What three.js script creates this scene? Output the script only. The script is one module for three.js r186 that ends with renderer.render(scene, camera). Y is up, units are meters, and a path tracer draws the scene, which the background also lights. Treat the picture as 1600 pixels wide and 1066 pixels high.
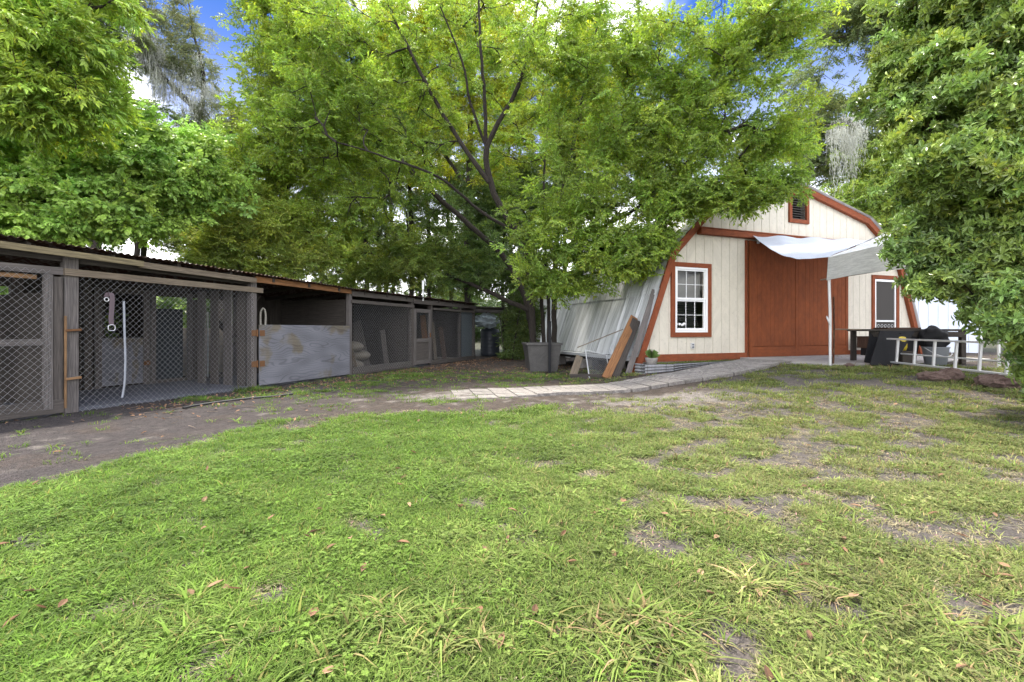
import * as THREE from 'three';
import { RoundedBoxGeometry } from 'three/addons/geometries/RoundedBoxGeometry.js';
import { mergeGeometries, toCreasedNormals } from 'three/addons/utils/BufferGeometryUtils.js';
import { createNoise2D, createNoise3D } from 'simplex-noise';

// ---------- camera, sky, sun, exposure ----------
const scene = new THREE.Scene();
const FL = 711, HZ = 516;                       // focal length and horizon row, in pixels of a 1600 wide picture
const camera = new THREE.PerspectiveCamera(2 * Math.atan(550 / FL) * 180 / Math.PI, 1600 / 1100, 0.05, 2000);
camera.position.set(0, 1, 0);
camera.lookAt(0, 1, -10);
camera.setViewOffset(1600, 1100, 0, 34, 1600, 1066);   // lens shift: verticals stay upright
const renderer = new THREE.WebGLRenderer({ antialias: true });
renderer.toneMapping = THREE.LinearToneMapping;
renderer.toneMappingExposure = 3.5;
renderer.shadowMap.enabled = true;
const SUN = new THREE.Vector3(-0.22, 0.92, -0.28).normalize();
const sun = new THREE.DirectionalLight(new THREE.Color(1, 0.93, 0.82), 2.7);
sun.position.copy(SUN).multiplyScalar(40);
sun.castShadow = true; sun.shadow.radius = 10;
Object.assign(sun.shadow.camera, { left: -30, right: 30, top: 30, bottom: -30, near: 1, far: 90 });
sun.shadow.mapSize.set(4096, 4096);
scene.add(sun, sun.target);

function rng(seed) { let s = seed | 0; return () => { s = (s + 0x6d2b79f5) | 0; let t = Math.imul(s ^ (s >>> 15), 1 | s); t = (t + Math.imul(t ^ (t >>> 7), 61 | t)) ^ t; return ((t ^ (t >>> 14)) >>> 0) / 4294967296; }; }
const n2 = createNoise2D(rng(11)), n2b = createNoise2D(rng(12)), n3 = createNoise3D(rng(13));
const fbm = (x, y, o = 4) => { let a = 0, w = 0.5, f = 1; for (let i = 0; i < o; i++) { a += w * n2(x * f + 7 * i, y * f - 3 * i); w *= 0.5; f *= 2.03; } return a; };
const sm = (a, b, x) => { const t = Math.min(1, Math.max(0, (x - a) / (b - a))); return t * t * (3 - 2 * t); };
const lerp = (a, b, t) => a + (b - a) * t;

{ // sky: deep blue above, broken white cloud, brightening to a white horizon
  const W = 1024, H = 512, d = new Float32Array(W * H * 4), q = createNoise3D(rng(211));
  for (let j = 0; j < H; j++) for (let i = 0; i < W; i++) {
    const el = ((j + 0.5) / H - 0.5) * Math.PI, az = ((i + 0.5) / W - 0.5) * 2 * Math.PI;
    const y = Math.sin(el), c = Math.cos(el), x = c * Math.cos(az), z = c * Math.sin(az);
    const k = 1 / (Math.max(y, 0) + 0.18), px = x * k * 0.8, pz = z * k * 0.8;
    let f = 0, w = 0.5; for (let o = 0; o < 5; o++) { f += w * q(px * 2 ** o, pz * 2 ** o, 3.3 + o); w *= 0.52; }
    const e = Math.max(0, el) * 180 / Math.PI, hz = Math.exp(-Math.pow(e / 15, 2));
    const cl = Math.max(sm(-0.16, 0.28, f) * 0.96, hz * 0.97);
    const ex = Math.exp(-e / 10), b = [lerp(0.015, 0.10, ex), lerp(0.064, 0.20, ex), lerp(0.25, 0.40, ex)];
    const wv = [1.85, 1.85, 1.87], o = (j * W + i) * 4;
    for (let m = 0; m < 3; m++) d[o + m] = lerp(b[m], wv[m] * (0.85 + 0.3 * sm(0.1, 0.7, f)), cl);
    d[o + 3] = 1;
  }
  const t = new THREE.DataTexture(d, W, H, THREE.RGBAFormat, THREE.FloatType);
  t.mapping = THREE.EquirectangularReflectionMapping; t.magFilter = t.minFilter = THREE.LinearFilter; t.needsUpdate = true;
  scene.background = t; scene.environment = t;
}

// ---------- helpers ----------
const V = (x, y, z) => new THREE.Vector3(x, y, z);
const at = (px, py, d) => V((px - 800) / FL * d, 1 - (py - HZ) / FL * d, -d);
const used = {};
function nm(n) { const k = used[n] = (used[n] ?? -1) + 1; return k ? `${n}_${String(k).padStart(3, '0')}` : n; }
function setup(o) { o.traverse?.((m) => { if (m.isMesh) { m.castShadow = m.receiveShadow = true; } }); return o; }
function thing(name, label, category, p = [0, 0, 0], ry = 0, group) {
  const o = new THREE.Group(); o.name = nm(name); o.position.set(...p); o.rotation.y = ry;
  o.userData = { label, category }; if (group) o.userData.group = group; scene.add(o); return o;
}
function mesh(name, geo, mat, parent, kind) {
  const m = new THREE.Mesh(geo, mat); m.name = nm(name); m.castShadow = m.receiveShadow = true;
  if (kind) m.userData.kind = kind; (parent || scene).add(m); return m;
}
function solo(name, geo, mat, label, category, group) { const m = mesh(name, geo, mat, scene); m.userData = { label, category }; if (group) m.userData.group = group; return m; }
function struct(name, geo, mat) { const m = mesh(name, geo, mat, scene); m.userData = { kind: 'structure' }; return m; }
const R = rng(5);
// uv in metres, the grain (v) along the longest side
function metreUV(g, ox = R() * 5, oy = R() * 5) {
  g.computeBoundingBox(); const b = g.boundingBox, s = [b.max.x - b.min.x, b.max.y - b.min.y, b.max.z - b.min.z];
  const L = s.indexOf(Math.max(...s)), p = g.attributes.position, n = g.attributes.normal, uv = new Float32Array(p.count * 2);
  for (let i = 0; i < p.count; i++) {
    const a = [Math.abs(n.getX(i)), Math.abs(n.getY(i)), Math.abs(n.getZ(i))], q = [p.getX(i), p.getY(i), p.getZ(i)];
    let N = a.indexOf(Math.max(...a)), v = L; if (N === L) v = (L + 1) % 3; const u = 3 - N - v;
    uv[2 * i] = q[u] + ox; uv[2 * i + 1] = q[v] + oy;
  }
  g.setAttribute('uv', new THREE.BufferAttribute(uv, 2)); return g;
}
function box(w, h, d, b = 0.004) { return metreUV(new RoundedBoxGeometry(w, h, d, 1, Math.min(b, w * 0.3, h * 0.3, d * 0.3))); }
function timber(name, parent, mat, p, s, r = [0, 0, 0], b) { const m = mesh(name, box(...s, b), mat, parent); m.position.set(...p); m.rotation.set(...r); return m; }
// bar between two points, w across and t deep
function barGeo(a, b, w, t) {
  const L = a.distanceTo(b), g = box(w, L, t), y = b.clone().sub(a).normalize(), z0 = Math.abs(y.z) > 0.9 ? V(1, 0, 0) : V(0, 0, 1);
  const x = V(0, 0, 0).crossVectors(y, z0).normalize(), z = V(0, 0, 0).crossVectors(x, y);
  g.applyMatrix4(new THREE.Matrix4().makeBasis(x, y, z).setPosition(a.clone().add(b).multiplyScalar(0.5))); return g;
}
function tube(pts, r, seg = 8, rad = 6, closed = false) { return new THREE.TubeGeometry(new THREE.CatmullRomCurve3(pts, closed), Math.max(2, seg), r, rad, closed); }
function cyl(a, b, r0, r1 = r0, n = 8) {
  const L = a.distanceTo(b), g = new THREE.CylinderGeometry(r1, r0, L, n); g.translate(0, L / 2, 0);
  g.applyQuaternion(new THREE.Quaternion().setFromUnitVectors(V(0, 1, 0), b.clone().sub(a).normalize())); g.translate(a.x, a.y, a.z); return g;
}
const strip = (g) => { g = g.index ? g.toNonIndexed() : g; for (const k of Object.keys(g.attributes)) if (!['position', 'normal', 'uv'].includes(k)) g.deleteAttribute(k); return g; };
const merge = (l) => mergeGeometries(l.map(strip));

// ---------- textures ----------
function tex(w, h, f, srgb = true) {
  const d = new Uint8Array(w * h * 4);
  for (let j = 0; j < h; j++) for (let i = 0; i < w; i++) { const c = f(i / w, j / h), o = (j * w + i) * 4; d[o] = c[0] * 255; d[o + 1] = c[1] * 255; d[o + 2] = c[2] * 255; d[o + 3] = 255; }
  const t = new THREE.DataTexture(d, w, h); t.wrapS = t.wrapT = THREE.RepeatWrapping; t.magFilter = THREE.LinearFilter; t.minFilter = THREE.LinearMipmapLinearFilter;
  if (srgb) t.colorSpace = THREE.SRGBColorSpace; t.needsUpdate = true; return t;
}
const cl1 = (x) => Math.min(1, Math.max(0, x));
// periodic noise on the unit square
const per = (u, v, fx, fy, s = 0) => { const a = u * 2 * Math.PI, b = v * 2 * Math.PI, r = fx / 6.283, q = fy / 6.283; return n3(Math.cos(a) * r + s, Math.sin(a) * r + Math.cos(b) * q + s * 2, Math.sin(b) * q - s); };
const rep = (t, x, y) => { const c = t.clone(); c.repeat.set(x, y); c.needsUpdate = true; return c; };
const tGrain = tex(256, 512, (u, v) => {
  const s = per(u, v, 40, 5, 1) * 0.5 + per(u, v, 90, 9, 2) * 0.35 + per(u, v, 10, 2, 3) * 0.4, l = cl1(0.78 + 0.22 * s - 0.25 * sm(0.5, 0.8, per(u, v, 60, 4, 5)));
  return [l, l * 0.985, l * 0.97];
});
const tGrainB = tex(256, 512, (u, v) => { const s = cl1(0.5 + 0.4 * per(u, v, 60, 5, 1) + 0.3 * per(u, v, 120, 9, 2)); return [s, s, s]; }, false);
const tPatch = tex(512, 512, (u, v) => { const s = per(u, v, 8, 8, 4) * 0.4 + per(u, v, 24, 24, 5) * 0.35 + per(u, v, 80, 80, 6) * 0.3, l = cl1(0.86 + 0.14 * s); return [l, l, l]; });
const tSoft = tex(512, 512, (u, v) => { const s = per(u, v, 9, 9, 54) * 0.5 + per(u, v, 30, 30, 55) * 0.3 + per(u, v, 110, 110, 56) * 0.25 - 1.3 * sm(0.66, 0.8, per(u, v, 40, 40, 57)), l = cl1(0.95 + 0.045 * s); return [l, l * 0.998, l * 0.99]; });
const tRough = tex(512, 512, (u, v) => { const s = cl1(0.5 + 0.25 * per(u, v, 20, 20, 7) + 0.25 * per(u, v, 60, 60, 8) + 0.25 * per(u, v, 150, 150, 9)); return [s, s, s]; }, false);
const tSoil = tex(1024, 1024, (u, v) => {
  const s = per(u, v, 14, 14, 20) * 0.3 + per(u, v, 50, 50, 21) * 0.3 + per(u, v, 140, 140, 22) * 0.35 + per(u, v, 260, 260, 23) * 0.3;
  const l = cl1(0.72 + 0.30 * s), peb = sm(0.72, 0.85, per(u, v, 120, 120, 24)) * 0.25; return [cl1(l + peb), cl1(l * 0.985 + peb), cl1(l * 0.97 + peb)];
});
const tRust = tex(256, 256, (u, v) => { const s = sm(-0.1, 0.5, per(u, v, 8, 8, 30) + 0.5 * per(u, v, 30, 30, 31)); return [lerp(0.40, 0.62, s), lerp(0.22, 0.58, s), lerp(0.12, 0.56, s)]; });
const tGalv = tex(512, 512, (u, v) => { const s = per(u, v, 6, 2, 33) * 0.5 + per(u, v, 40, 10, 34) * 0.3 + per(u, v, 120, 120, 35) * 0.2, st = sm(0.45, 0.8, per(u, v, 26, 2, 36)) * 0.22, l = cl1(0.83 + 0.13 * s - st); return [l, l, l]; });
const tPly = tex(1024, 512, (u, v) => {         // rotary-cut plywood: wavering contour lines of an old weathered sheet
  const q = v * 9.5 + 1.5 * fbm(u * 1.7, v * 2.4, 2) + 0.05 * n2b(u * 9, v * 6), c = Math.abs(((q * 2.6) % 1 + 1) % 1 - 0.5) * 2;
  const fine = 0.5 + 0.5 * n2b(u * 40, v * 260), w = 0.74 - 0.13 * sm(0.55, 1.0, c) * (0.6 + 0.6 * fine) + 0.10 * fine + 0.06 * n2(u * 3, v * 3), st = sm(0.25, 0.75, fbm(u * 2.3 + 4, v * 1.2 + 1.5 - 0.4, 4) * 1.3 + 0.5 * (v - 0.35)) * 0.6;
  return [cl1(w * lerp(1, 0.9, st)), cl1(w * lerp(0.99, 0.78, st)), cl1(w * lerp(1.0, 0.55, st))];
});

// ---------- materials ----------
const C = (r, g, b) => new THREE.Color().setRGB(r, g, b);
const M = (c, rough = 0.8, o = {}) => new THREE.MeshStandardMaterial({ color: c, roughness: rough, ...o });
const wood = (c, o = {}) => M(c, 0.85, { map: tGrain, bumpMap: tGrainB, bumpScale: 0.002, ...o });
const tGS = rep(tGrain, 4, 0.8), tGSB = rep(tGrainB, 4, 0.8);
const wd = (r, g, b) => wood(C(r, g, b), { map: tGS, bumpMap: tGSB });
const mat = {
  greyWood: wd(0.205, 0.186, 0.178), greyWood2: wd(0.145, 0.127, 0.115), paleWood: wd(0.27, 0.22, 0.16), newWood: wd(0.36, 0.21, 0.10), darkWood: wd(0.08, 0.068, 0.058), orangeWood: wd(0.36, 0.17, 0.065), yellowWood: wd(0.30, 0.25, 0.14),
  ply: M(C(0.27, 0.275, 0.30), 0.85, { map: tPly, bumpMap: tPly, bumpScale: 0.002 }),
  wire: M(C(0.30, 0.30, 0.30), 0.45, { metalness: 0.6 }),
  roofRust: M(C(0.40, 0.38, 0.36), 0.7, { map: tRust, metalness: 0.3 }),
  rust: M(C(0.15, 0.07, 0.028), 0.95, { bumpMap: rep(tRough, 8, 8), bumpScale: 0.003 }),
  dark: M(C(0.02, 0.02, 0.022), 0.8), black: new THREE.MeshPhysicalMaterial({ color: C(0.016, 0.016, 0.018), roughness: 0.7, specularIntensity: 0.35, bumpMap: rep(tRough, 2, 2), bumpScale: 0.002 }), screen: M(C(0.03, 0.035, 0.04), 0.9),
  cream: M(C(0.66, 0.61, 0.515), 0.8, { map: rep(tSoft, 0.5, 0.3), bumpMap: rep(tRough, 2, 2), bumpScale: 0.0004 }),
  redBoard: M(C(0.25, 0.062, 0.014), 0.95, { map: rep(tPatch, 0.5, 0.25), bumpMap: rep(tRough, 2, 0.8), bumpScale: 0.0006 }),
  redTrim: M(C(0.28, 0.068, 0.020), 0.9, { map: rep(tPatch, 1.2, 0.5), bumpMap: rep(tGrainB, 6, 1), bumpScale: 0.001 }),
  galv: M(C(0.80, 0.82, 0.83), 0.5, { map: rep(tGalv, 1, 0.4), metalness: 0.15 }),
  white: M(C(0.78, 0.78, 0.78), 0.4), alu: M(C(0.62, 0.62, 0.62), 0.4, { metalness: 0.5 }),
  glass: new THREE.MeshPhysicalMaterial({ color: 0xffffff, roughness: 0.02, transmission: 1, thickness: 0, ior: 1.5 }),
  tarp: new THREE.MeshPhysicalMaterial({ color: C(0.50, 0.54, 0.62), roughness: 1, transmission: 0.25, thickness: 0, side: THREE.DoubleSide, bumpMap: rep(tRough, 1.2, 1.2), bumpScale: 0.006 }),
  cover: new THREE.MeshPhysicalMaterial({ color: C(0.82, 0.82, 0.77), roughness: 1, transmission: 0.55, thickness: 0, side: THREE.DoubleSide, map: rep(tPatch, 0.6, 0.6), bumpMap: rep(tRough, 1, 1), bumpScale: 0.003 }),
  concrete: M(C(0.44, 0.41, 0.38), 0.9, { map: rep(tPatch, 0.5, 0.5), bumpMap: rep(tRough, 1.5, 1.5), bumpScale: 0.003 }),
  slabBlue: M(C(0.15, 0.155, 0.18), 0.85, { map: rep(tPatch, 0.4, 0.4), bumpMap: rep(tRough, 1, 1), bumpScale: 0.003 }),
  paver: M(C(0.42, 0.395, 0.37), 0.92, { map: rep(tSoil, 0.8, 0.8), bumpMap: rep(tRough, 2, 2), bumpScale: 0.005 }),
  planter: M(C(0.09, 0.085, 0.08), 0.7, { map: rep(tPatch, 1, 1), bumpMap: rep(tRough, 2, 2), bumpScale: 0.002 }),
  bark: M(C(0.085, 0.068, 0.055), 0.95, { map: rep(tSoil, 2, 0.7), bumpMap: rep(tGrainB, 3, 1), bumpScale: 0.02 }),
  barkGrey: M(C(0.15, 0.13, 0.115), 0.95, { map: rep(tSoil, 2, 0.7), bumpMap: rep(tGrainB, 3, 1), bumpScale: 0.02 }),
  stone: M(C(0.30, 0.20, 0.175), 0.9, { map: rep(tSoil, 2, 2), bumpMap: rep(tRough, 3, 3), bumpScale: 0.01 }),
  tan: M(C(0.42, 0.35, 0.26), 0.9, { map: rep(tPatch, 1, 1) }),
  soilFill: M(C(0.05, 0.04, 0.03), 1, { bumpMap: rep(tRough, 3, 3), bumpScale: 0.02 }),
  brownBox: wd(0.10, 0.055, 0.035), yellow: M(C(0.55, 0.42, 0.03), 0.5), bucket: M(C(0.16, 0.17, 0.185), 0.5),
};

// ---------- ground ----------
const hTerr = (x, D) => 0.345 * sm(0.8, 5.1, x) * sm(3, 8.6, D);
const gy = (x, z) => { const D = -z; return hTerr(x, D) + 0.018 * n2(x * 0.5, z * 0.5) * sm(16, 10, Math.abs(D - 4)); };
// how far the lawn reaches towards the sheds, metres ahead of the camera
const LB = [[-9, 1.2], [-4, 1.6], [-3.3, 2.3], [-3.05, 3.1], [-2.9, 3.7], [-2.5, 4.7], [-1.1, 5.45], [0.4, 5.6], [1.6, 5.5], [2.3, 5.9], [3.2, 7.3], [4.2, 8.0], [5.2, 8.3], [12, 8.4]];
const lawnEdge = (x) => { if (x <= LB[0][0]) return LB[0][1]; for (let i = 1; i < LB.length; i++) if (x < LB[i][0]) return lerp(LB[i - 1][1], LB[i][1], (x - LB[i - 1][0]) / (LB[i][0] - LB[i - 1][0])); return 8.3; };
function grassAt(x, D) {            // 0 bare .. 1 thick turf
  const edge = sm(0.35, -0.45, D - lawnEdge(x) + 0.8 * fbm(x * 1.4 + 3, D * 1.4, 4));
  const right = sm(-0.6, 2.4, x + 0.25 * (3 - D)), pn = fbm(x * 1.35 + 20, D * 1.5 + 9, 4);
  const bare = sm(-0.02, 0.2, pn - lerp(0.24, -0.10, Math.pow(right, 0.7)));
  const sandy = Math.exp(-(((x - 2.1) / 0.9) ** 2) - ((D - 6.15) / 0.55) ** 2);
  let g = edge * lerp(1, 0.72, right) * (1 - 0.985 * bare) * (1 - 0.9 * sandy);
  const back = Math.exp(-(((x - 0.6) / 1.6) ** 2) - ((D - 9.6) / 1.0) ** 2) * 0.55 + Math.exp(-(((x + 2.6) / 0.9) ** 2) - ((D - 9.5) / 1.6) ** 2) * 0.5 + Math.exp(-(((x + 3.3) / 1.3) ** 2) - ((D - 7.2) / 0.9) ** 2) * 0.3;
  g = Math.max(g, back * sm(-0.25, 0.3, fbm(x * 1.7, D * 1.7 + 40, 3)));
  return g;
}
{
  const axis = (a, b, st, far) => { const l = []; let s = st, p = a; for (; p > -far; s *= 1.35) { p -= s; l.unshift(p); } for (p = a; p <= b; p += st) l.push(p); for (s = st; p < far; s *= 1.35) { l.push(p); p += s; } return l; };
  const xs = axis(-10, 12, 0.055, 900), ds = axis(0.6, 15, 0.055, 900), nx = xs.length, nd = ds.length;
  const pos = new Float32Array(nx * nd * 3), col = new Float32Array(nx * nd * 3), uv = new Float32Array(nx * nd * 2), idx = [];
  for (let j = 0; j < nd; j++) for (let i = 0; i < nx; i++) {
    const x = xs[i], D = ds[j], k = j * nx + i, near = Math.abs(x) < 14 && D > -2 && D < 18;
    let y = gy(x, -D), c = [0.105, 0.085, 0.078];
    if (near) {
      const g = grassAt(x, D), f = fbm(x * 2.3, D * 2.3, 4);
      y += 0.014 * fbm(x * 4, D * 4, 3) + (0.009 * n2b(x * 9, D * 9) + 0.005 * n2(x * 19, D * 19)) * (1 - g);
      const sand = sm(-0.1, 0.55, f + 1.3 * Math.exp(-(((x - 2.1) / 1.0) ** 2) - ((D - 6.15) / 0.6) ** 2) + 1.0 * Math.exp(-(((x + 0.9) / 1.1) ** 2) - ((D - 6.9) / 0.6) ** 2) - 0.36);
      const leafy = sm(0.0, 0.5, fbm(x * 0.8 + 60, D * 0.8, 3) + 0.6 * sm(6.5, 9, D) - 0.1) * (1 - g);
      const br = sm(-3.6, -1.2, x), soil = [lerp(lerp(0.056, 0.088, br), 0.27, sand), lerp(lerp(0.045, 0.066, br), 0.245, sand), lerp(lerp(0.045, 0.050, br), 0.225, sand)];
      c = [lerp(soil[0], 0.075, 0.5 * leafy), lerp(soil[1], 0.05, 0.5 * leafy), lerp(soil[2], 0.034, 0.5 * leafy)];
      c = ((k) => [lerp(lerp(c[0], 0.125, k), 0.085, g * 0.6), lerp(lerp(c[1], 0.108, k), 0.09, g * 0.6), lerp(lerp(c[2], 0.098, k), 0.045, g * 0.6)])(sm(0.3, -0.5, D - lawnEdge(x)) * (1 - sand));
    } else c = [0.06, 0.065, 0.03];
    pos.set([x, y, -D], 3 * k); col.set(c, 3 * k); uv.set([x * 0.55, D * 0.55], 2 * k);
    if (i && j) idx.push(k - nx - 1, k - nx, k, k - nx - 1, k, k - 1);
  }
  const g = new THREE.BufferGeometry();
  g.setAttribute('position', new THREE.BufferAttribute(pos, 3)); g.setAttribute('color', new THREE.BufferAttribute(col, 3)); g.setAttribute('uv', new THREE.BufferAttribute(uv, 2)); g.setIndex(idx); g.computeVertexNormals();
  struct('ground', g, new THREE.MeshStandardMaterial({ vertexColors: true, roughness: 0.95, map: tSoil, bumpMap: tRough, bumpScale: 0.02 }));
}
const gnd = (x, D) => gy(x, -D);

// ---------- barn ----------
const F = 0.38, TH = 20 * Math.PI / 180;
const barnAt = (s, y, z) => { const p = V(s, y, z).applyAxisAngle(V(0, 1, 0), TH); return V(6.92 + p.x, F + p.y, -10.995 + p.z); };
{
  const B = thing('gambrel_barn', 'cream metal-roofed barn with a curved gambrel gable and red-brown sliding door', 'barn', [6.92, F, -10.995], TH);
  const prof = [[-4.68, -0.05], [-3.8, 2.29], [-2.95, 3.15], [-2.45, 3.5], [0, 4.12], [2.45, 3.5], [2.95, 3.15], [3.8, 2.29], [4.68, -0.05]];
  const top = (s) => { for (let i = 1; i < prof.length; i++) if (s <= prof[i][0]) return lerp(prof[i - 1][1], prof[i][1], (s - prof[i - 1][0]) / (prof[i][0] - prof[i - 1][0])); return -0.05; };
  const ext = (pts, d, bev = 0) => { const sh = new THREE.Shape(pts.map((p) => new THREE.Vector2(...p))); const g = new THREE.ExtrudeGeometry(sh, { depth: d - 2 * bev, bevelEnabled: bev > 0, bevelThickness: bev, bevelSize: bev, bevelOffset: -bev, bevelSegments: 1 }); g.translate(0, 0, bev); return g; };
  // wall sheathing behind the boards, with openings
  const sh = new THREE.Shape(prof.map((p) => new THREE.Vector2(p[0] * 0.995, p[1] - 0.02)));
  const hole = (x0, y0, x1, y1) => { const h = new THREE.Path(); h.moveTo(x0, y0); h.lineTo(x0, y1); h.lineTo(x1, y1); h.lineTo(x1, y0); h.closePath(); sh.holes.push(h); };
  hole(-3.66, 0.57, -2.79, 1.98); hole(-0.25, 3.28, 0.25, 3.88); hole(2.73, 0.02, 3.63, 1.99);
  const wg = new THREE.ExtrudeGeometry(sh, { depth: 0.1, bevelEnabled: false }); wg.translate(0, 0, -0.13);
  mesh('wall', wg, mat.cream, B);
  // back wall and inner floor so that the rooms are dark
  const bk = new THREE.ExtrudeGeometry(new THREE.Shape(prof.map((p) => new THREE.Vector2(p[0] * 0.99, p[1] - 0.02))), { depth: 0.1, bevelEnabled: false }); bk.translate(0, 0, -4.45);
  mesh('back_wall', bk, mat.cream, B);
  timber('floor', B, mat.darkWood, [0, -0.07, -2.3], [9.1, 0.08, 4.2]);
  // siding boards
  const pitch = 0.24, gap = 0.007, rects = [[-3.76, 0.47, -2.69, 2.08], [-1.63, -1, 1.69, 2.72], [-0.33, 3.2, 0.33, 3.96], [2.64, -1, 3.72, 2.07]];
  for (let k = -20; k < 20; k++) {
    const x0 = k * pitch + 0.03, x1 = x0 + pitch - gap; if (x1 < -4.62 || x0 > 4.62) continue;
    const xs = [Math.max(x0, -4.62), Math.min(x1, 4.62)];
    const cuts = [xs[0], ...rects.flatMap((r) => [r[0], r[2]]).filter((x) => x > xs[0] + 0.01 && x < xs[1] - 0.01), xs[1]].sort((a, b) => a - b);
    for (let c = 0; c + 1 < cuts.length; c++) {
      const a = cuts[c], b = cuts[c + 1], m = (a + b) / 2, hi = (s) => top(s) - 0.03;
      let spans = [[0.1, Infinity]];
      for (const r of rects) if (m > r[0] && m < r[2]) spans = spans.flatMap(([l, h]) => r[1] > h || r[3] < l ? [[l, h]] : [[l, r[1]], [r[3], h]].filter((q) => q[1] - q[0] > 0.02));
      if (m > -1.63 && m < 1.69) spans = [[2.72, Infinity]]; 
      if (m > -0.33 && m < 0.33) spans = [[2.72, 3.2], [3.96, Infinity]];
      for (const [lo, h] of spans) {
        const pts = [[a, lo], [b, lo]];
        if (h < Infinity) pts.push([b, Math.min(h, hi(b))], [a, Math.min(h, hi(a))]);
        else { pts.push([b, hi(b)]); for (const p of [...prof].reverse()) if (p[0] > a + 0.004 && p[0] < b - 0.004) pts.push([p[0], p[1] - 0.03]); pts.push([a, hi(a)]); }
        if (pts[2][1] - lo < 0.01 || pts[pts.length - 1][1] - lo < 0.01) { if (Math.max(hi(a), hi(b)) - lo < 0.05) continue; const l = hi(a) > hi(b); pts.length = 0; const e = l ? a + (b - a) * (hi(a) - lo) / (hi(a) - hi(b)) : b - (b - a) * (hi(b) - lo) / (hi(b) - hi(a)); l ? pts.push([a, lo], [e, lo], [a, hi(a)]) : pts.push([e, lo], [b, lo], [b, hi(b)]); }
        const g = ext(pts, 0.022, 0.003); g.translate(0, 0, -0.025); mesh('siding_board', metreUV(g, R() * 9, R() * 9), mat.cream, B);
      }
    }
  }
  // baseboard, split by the doors
  for (const [a, b] of [[-4.66, -1.63], [1.69, 2.64], [3.72, 4.66]]) timber('baseboard', B, mat.redTrim, [(a + b) / 2, 0.03, 0.012], [b - a, 0.155, 0.035]);
  // rake trim along the gable edge
  const off = prof.map((p, i) => { const a = prof[Math.max(0, i - 1)], b = prof[Math.min(prof.length - 1, i + 1)], l = Math.hypot(b[0] - a[0], b[1] - a[1]); return [p[0] + (b[1] - a[1]) / l * 0.15, p[1] - (b[0] - a[0]) / l * 0.15]; });
  for (let i = 0; i + 1 < prof.length; i++) {
    const e0 = i === 0 ? [[-4.83, -0.45], [-4.68, -0.45]] : null, e1 = i === prof.length - 2 ? [[4.83, -0.45], [4.68, -0.45]] : null;
    const g = ext([e0 ? e0[0] : prof[i], e1 ? e1[0] : prof[i + 1], e1 ? e1[1] : off[i + 1], e0 ? e0[1] : off[i]].map((p) => [...p]).reverse(), 0.09 , 0.004); g.translate(0, 0, 0.002 + 0.0015 * (i % 2));
    mesh('rake_trim', metreUV(g), mat.redTrim, B);
  }
  // metal roof: sheets from front to back on every facet; the steep lower facets get overlapping ribbed upper pieces
  const LEN = 4.5, N = 8, sw = LEN / N;
  function sheetGeo(a, b, z0, z1, lift, ribs) {
    const dx = b[0] - a[0], dy = b[1] - a[1], L = Math.hypot(dx, dy), nx = -dy / L, ny = dx / L, ax = 10, al = ribs ? Math.ceil(L / 0.03) : 6, pos = [], uv = [], idx = [];
    for (let j = 0; j <= al; j++) for (let i = 0; i <= ax; i++) {
      const t = j / al, q = i / ax, e = Math.max(0, 1 - Math.min(q, 1 - q) / 0.11), n = lift + 0.028 * e * e + (ribs ? 0.006 * Math.sin(t * L / 0.075 * 2 * Math.PI) * (1 - e) : 0.004 * n2(t * 3 + z0 * 9, q * 3));
      pos.push(a[0] + dx * t + nx * n, a[1] + dy * t + ny * n, lerp(z0, z1, q)); uv.push(lerp(z0, z1, q) + lift * 30, t * L);
    }
    for (let j = 0; j < al; j++) for (let i = 0; i < ax; i++) { const k = j * (ax + 1) + i; idx.push(k, k + 1, k + ax + 2, k, k + ax + 2, k + ax + 1); }
    const g = new THREE.BufferGeometry(); g.setAttribute('position', new THREE.Float32BufferAttribute(pos, 3)); g.setAttribute('uv', new THREE.Float32BufferAttribute(uv, 2)); g.setIndex(idx); g.computeVertexNormals(); return g;
  }
  const galvD = mat.galv.clone(); galvD.side = THREE.DoubleSide;
  const roof = mesh('roof', ext([...prof.map((p) => [p[0], p[1] - 0.002]), ...[...prof].reverse().map((p) => [p[0] * 0.985, p[1] - 0.05])], LEN - 0.1).translate(0, 0, -LEN + 0.04), mat.darkWood, B);
  for (let i = 0; i + 1 < prof.length; i++) for (let k = 0; k < N; k++) {
    const z1 = 0.13 - k * sw, z0 = z1 - sw + 0.004;
    const L = (t) => [lerp(prof[i][0], prof[i + 1][0], t), lerp(prof[i][1], prof[i + 1][1], t)];
    if (i === 0) { mesh('roof_sheet', sheetGeo([-4.64, 0.06], L(0.66), z0, z1, 0.012 + 0.003 * (k % 2), false), galvD, roof); mesh('ribbed_sheet', sheetGeo(L(0.6), L(1.03), z0, z1, 0.03 + 0.003 * (k % 2), true), galvD, roof); }
    else mesh('roof_sheet', sheetGeo(prof[i], prof[i + 1], z0, z1, 0.012 + 0.003 * (k % 2), i === 1), galvD, roof);
  }
  timber('eave_ledge', B, mat.galv, [-4.72, 0.02, -2.25], [0.22, 0.07, 4.4]);
  for (let k = 0; k < 3; k++) timber('foundation_pier', B, mat.concrete, [-4.5, -0.25, -0.9 - k * 1.5], [0.3, 0.4, 0.25]);
  // window
    const W = new THREE.Group(); W.name = nm('window'); W.position.set(-3.225, 1.275, 0); B.add(W);
  const WB = (n, m, p, s) => timber(n, W, m, p, s);
  WB('trim', mat.redTrim, [-0.49, 0, 0.015], [0.1, 1.61, 0.045]); WB('trim', mat.redTrim, [0.49, 0, 0.015], [0.1, 1.61, 0.045]);
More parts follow.
